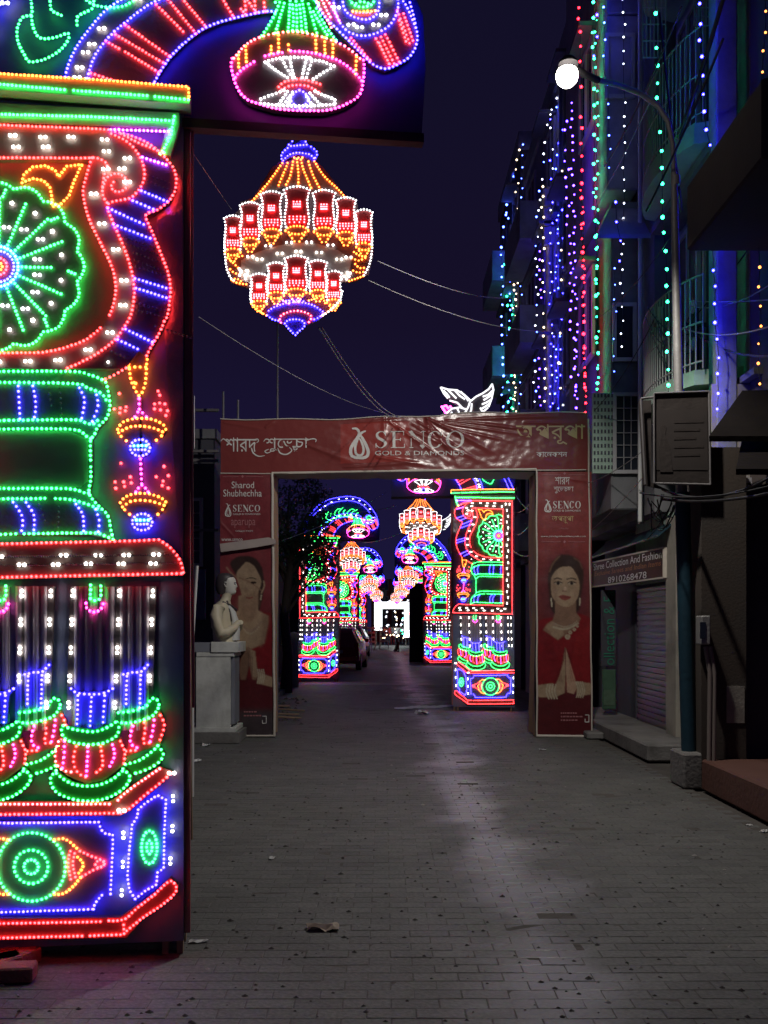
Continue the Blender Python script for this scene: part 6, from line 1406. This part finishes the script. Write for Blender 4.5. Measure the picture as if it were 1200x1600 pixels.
# ================================================================ far end
M_gateglow = glow('glowing_gate_cloth', (.93, .97, 1.0), 3.5)  # gate cloth made to glow itself; the glow also lights the people
YF = 76.0
fg = thing('white_gate', (P(615, 0, YF).x, YF, 0), 'brightly lit white gate spanning the far end of the road', 'gate')
def FGp(name, x0, x1, y0, y1, d=.8, m=M_gateglow): p, q = P(x0, y1, YF), P(x1, y0, YF); L = fg.location; b = MB(); b.box((p.x-L[0], 0, max(0, p.z)), (q.x-L[0], d, q.z), m); return b.obj(name, fg)
FGp('column', 585, 597, 951, 985); FGp('column', 632, 641, 951, 996); FGp('lintel', 585, 643, 940.5, 950.9); FGp('post', 587, 588.5, 985, 1009.6, .1, M_pvc); FGp('post', 594, 596, 985, 1009.6, .1, M_pvc); FGp('post', 633, 635, 996, 1009.6, .1, M_pvc)
sb = thing('striped_building', (P(600, 0, 96).x, 96, 0), 'red and grey striped building above the bright white gate', 'building')
bw = wallmat('brick_red', (.33, .08, .06)); bg_ = wallmat('pale_stripe', (.35, .32, .25))
for k, (xa_, xb_, m_) in enumerate(((580, 597, bw), (597.2, 604, bg_), (604.2, 612, bw), (612.2, 619, bg_), (619.2, 640, bw), (640.2, 670, W_dark))): bpart('wall_panel', sb, (P(xa_, 0, 96).x, 96, 0), (P(xb_, 0, 96).x, 99, P(0, 905, 96).z), m_)
for i in range(3):
    for j in range(2): window_front(sb, 96, P(586+i*16, 0, 96).x, P(590+i*16, 0, 96).x, 3.6+j*1.6, 4.5+j*1.6)
hs = thing('standing_board', (P(651, 0, 41.5).x, 41.5, 0), 'tall dark board standing between the right pillars', 'board')
b = MB(); w2 = (662-640)/2*41.5/FP; b.box((-w2, 0, .03), (w2, .5, P(0, 911, 41.5).z), M_black); b.obj('dark_board', hs)
for x in (-w2+.04, w2-.04): b = MB(); b.tube([(x, .25, 0), (x, .25, 2.6)], .03, M_frame, 5); b.obj('post', hs)
# people
M_skin = mat('skin', (.25, .13, .08), .6); M_hr = mat('black_hair', (.015, .012, .012), .5)
def person(label, x, y, shirt, trouser, face_, pose):
    h = 1.66; t = thing('person', (x, y, 0), label, 'person', 'people standing at the far end of the road', rz=face_)
    s = pose
    V = [(0, 0, .95), (0, 0, 1.15), (0, 0, 1.36), (0, 0, 1.48), (0, 0, 1.58), (-.19, 0, 1.38), (-.25, -.03, 1.12), (-.22, -.10-.2*s, .90+.2*s), (.19, 0, 1.38), (.25, -.03, 1.12), (.22, -.12, .90), (-.10, 0, .90), (-.11-.03*s, -.04-.1*s, .50), (-.12-.03*s, .02+.1*s, .06), (.10, 0, .90), (.11, .04*s, .50), (.13, .06*s, .06), (-.12-.03*s, -.12+.1*s, .03), (.13, -.08, .03)]
    E = [(0, 1), (1, 2), (2, 3), (3, 4), (2, 5), (5, 6), (6, 7), (2, 8), (8, 9), (9, 10), (0, 11), (11, 12), (12, 13), (0, 14), (14, 15), (15, 16), (13, 17), (16, 18)]
    Rr = [.13, .13, .15, .055, .095, .075, .045, .035, .075, .045, .035, .10, .07, .045, .10, .07, .045, .035, .035]
    me = bpy.data.meshes.new('body'); me.from_pydata(V, E, []); o = bpy.data.objects.new('body', me); COL.objects.link(o)
    sm = o.modifiers.new('skin', 'SKIN'); o.modifiers.new('sub', 'SUBSURF').levels = 1
    for i, r in enumerate(Rr): me.skin_vertices[0].data[i].radius = (r, r*.8)
    me.skin_vertices[0].data[0].use_root = True
    dg = bpy.context.evaluated_depsgraph_get(); m2 = bpy.data.meshes.new_from_object(o.evaluated_get(dg)); bpy.data.objects.remove(o); m2.name = 'body'
    for m_ in (shirt, trouser, M_skin): m2.materials.append(m_)
    for p in m2.polygons:
        c = p.center; p.material_index = 2 if (c.z > 1.46 or (abs(c.x) > .2 and c.z < 1.05 and c.z > .8)) else (0 if c.z > .92 else 1); p.use_smooth = True
    o = bpy.data.objects.new('body', m2); COL.objects.link(o); o.parent = t
    b = MB(); b.lathe([(.02, .14), (.08, .11), (.115, .04), (.11, -.02), (.09, -.06)][::-1], (0, .02, 1.58), M_hr, 10); b.obj('hair', t)
cl_ = {k: mat('cloth_'+k, c, .8) for k, c in dict(orange=(.6, .12, .05), red=(.5, .03, .04), white=(.65, .65, .65), dark=(.04, .04, .06), grey=(.25, .25, .28), blue=(.12, .14, .3)).items()}
for k, (px, Yp, sh_, tr_, fz, ps, lab) in enumerate(((603.5, 80, 'orange', 'blue', .3, .3, 'person in an orange shirt, leftmost of the far group'), (608.5, 79.5, 'red', 'dark', 1.2, .6, 'person in a red shirt at the far end of the road'), (613.5, 81, 'white', 'red', -.4, .2, 'person in a white shirt and red trousers in the far group'),
        (620, 79.6, 'white', 'dark', 2.8, .8, 'person in white mid-stride at the centre of the far group'), (626, 80.5, 'white', 'dark', .1, 0, 'person in white standing right of the striding one'), (631, 80, 'grey', 'dark', 3.3, .3, 'person in grey at the right of the far group'), (636, 82, 'dark', 'grey', 0, 0, 'person in dark clothes beside the far gate post'))):
    person(lab, (px-CX)*Yp/FP, Yp, cl_[sh_], cl_[tr_], fz, ps)
dogt = thing('dog', (P(620, 0, 58).x, 58, 0), 'small black dog sitting in the middle of the road', 'dog', rz=.5)
V = [(0, .16, .12), (0, .05, .28), (0, -.06, .40), (0, -.10, .52), (0, -.17, .60), (0, -.30, .57), (-.06, -.12, .30), (-.06, -.14, .02), (.06, -.12, .30), (.06, -.14, .02), (-.09, .14, .08), (-.09, 0, .03), (.09, .14, .08), (.09, 0, .03), (-.04, -.15, .68), (.04, -.15, .68), (0, .30, .05), (0, .42, .07)]
E = [(0, 1), (1, 2), (2, 3), (3, 4), (4, 5), (2, 6), (6, 7), (2, 8), (8, 9), (0, 10), (10, 11), (0, 12), (12, 13), (4, 14), (4, 15), (0, 16), (16, 17)]
me = bpy.data.meshes.new('body'); me.from_pydata(V, E, []); o = bpy.data.objects.new('body', me); COL.objects.link(o); o.modifiers.new('skin', 'SKIN'); o.modifiers.new('sub', 'SUBSURF').levels = 1
for i, r in enumerate([.13, .12, .10, .07, .075, .035, .04, .03, .04, .03, .06, .03, .06, .03, .02, .02, .025, .015]): me.skin_vertices[0].data[i].radius = (r, r)
dg = bpy.context.evaluated_depsgraph_get(); m2 = bpy.data.meshes.new_from_object(o.evaluated_get(dg)); bpy.data.objects.remove(o); m2.materials.append(M_hr); o = bpy.data.objects.new('body', m2); COL.objects.link(o); o.parent = dogt
# barricade
for k, (px, Yp) in enumerate(((566, 58), (573, 60), (579, 63), (600, 66))):
    t = thing('barricade', ((px-CX)*Yp/FP, Yp, 0), ['pale barricade nearest the parked cars', 'second pale barricade on the left', 'third pale barricade, partly behind the second', 'small barricade beside the orange-shirted person'][k], 'barricade', 'pale barricades along the left side far off'); b = MB()
    for x in (-.3, .3): b.tube([(x, 0, 0), (x, 0, 1.5)], .03, M_pvc, 5)
    o = b.obj('frame', t); o['kind'] = 'stuff'
    for z in (.5, .8, 1.1, 1.4): b = MB(); b.box((-.3, -.03, z), (.3, .01, z+.12), M_pvc); b.obj('slat', t)
# ================================================================ litter and small things
M_paper = mat('litter_paper', (.6, .6, .58), .7, 0, .2, 20)
def litter(label, px, py, w_, d_, rz, cat='litter', m=None):
    Y = HC*FP/(py-HY); n = 6; vs = []; fs = []; rq = random.Random(px+py)
    for j in range(n):
        for i in range(n): vs.append(((i/(n-1)-.5)*w_*rq.uniform(.85, 1.1), (j/(n-1)-.5)*d_*rq.uniform(.85, 1.1), .004+.3*min(w_, d_)*rq.random()**2))
    for j in range(n-1):
        for i in range(n-1): fs.append((j*n+i, j*n+i+1, (j+1)*n+i+1, (j+1)*n+i))
    b = MB(); b.add(vs, fs, m or M_paper); o = b.obj('paper_scrap', None, Vector(((px-CX)*Y/FP, Y, 0))); o.rotation_euler = (0, 0, rz); tag(o, label, cat)
litter('crumpled newspaper lying by the shop doorstep', 1045, 1172, .38, .5, .4); litter('small pale scrap near the foot of the left pillar', 310, 1472, .10, .04, .3); litter('pale scrap in the middle of the road in front', 505, 1452, .17, .10, 0, m=mat('tan_paper', (.4, .33, .25), .8)); litter('tiny white scrap at lower right', 1170, 1290, .06, .04, .2)
litter('white paper in the road inside the gate', 660, 1116, .25, .3, .2); litter('crumpled scrap near the pedestal foot', 307, 1190, .10, .12, .5); litter('scrap left of the road in front of the pedestal', 322, 1165, .1, .2, .2); litter('small scrap on the road below the gate', 425, 1342, .05, .04, .9); litter('white scrap in front of the right column', 848, 1172, .09, .05, .0); litter('white scrap beside the lamp base', 1092, 1212, .06, .08, .0)
litter('pale scrap lying on the far road', 652, 1034, .5, .6, .0); litter('scrap on the raised plinth at right', 1195, 1300, .08, .05, .6)
b = MB(); vs = []; fs = []; nn = 24
for i in range(nn+1):
    x = 616+94*i/nn; y = 1107-3.5*i/nn+.5*math.sin(i*.5); w_ = .9+1.1*math.sin(math.pi*i/nn)**.5*(1+.35*math.sin(i*2.1))
    for s_ in (-1, 1): yy = y+s_*w_; Y = HC*FP/(yy-HY); vs.append(((x-CX)*Y/FP, Y, .008))
for i in range(nn): fs.append((2*i, 2*i+1, 2*i+3, 2*i+2))
b.add(vs, fs, mat('flat_white', (.75, .75, .74), .9)); o = b.obj('white_streak'); tag(o, 'long white streak across the road before the light pillar', 'chalk streak')  # flat white streak laid just above the paving
for k, (x, y, a) in enumerate(((8, 1500, .2), (22, 1512, 1.1), (-10, 1520, .6), (12, 1532, .1))):
    Y = HC*FP/(y-HY); b = MB(); b.box((-.12, -.055, 0), (.12, .055, .07), mat('red_brick', (.26, .10, .08), .9, 0, .3, 12, .5, 40)); o = b.obj('brick', None, Vector(((x-CX)*Y/FP, Y, .002))); o.rotation_euler = (0, 0, a); bevel(o, .008); tag(o, ['loose brick farthest from the camera by the near pillar', 'loose brick nearest the pillar leg, turned sideways', 'loose brick at the very edge of the frame', 'loose brick lying in front of the others'][k], 'brick', 'loose bricks by the near pillar')

for k, (q_, c_, Y_) in enumerate((('588,936 600,944 615,938 630,945 646,936', 'w', 74), ('604,958 606,975 603,990', 'w', 77), ('617,955 620,970 618,985 622,994', 'wy', 78), ('630,960 627,978 631,992', 'wg', 77), ('566,958 568,975 566,990', 'ry', 62), ('641,950 641,975 641,1000', 'rw', 58), ('598,996 612,993 630,997', 'y', 75))):
    bulb_string(['garland of white bulbs drooping over the far white gate', 'short white bulb string inside the far gate at left', 'short warm bulb string in the middle of the far gate', 'short green and white string inside the far gate at right', 'red and warm bulbs on the far left wall', 'red and white bulbs at the edge of the dark standing board', 'row of warm bulbs low across the far gate'][k], c_, pts(q_), (Y_, Y_), .06, 3.2, jit=1.2)
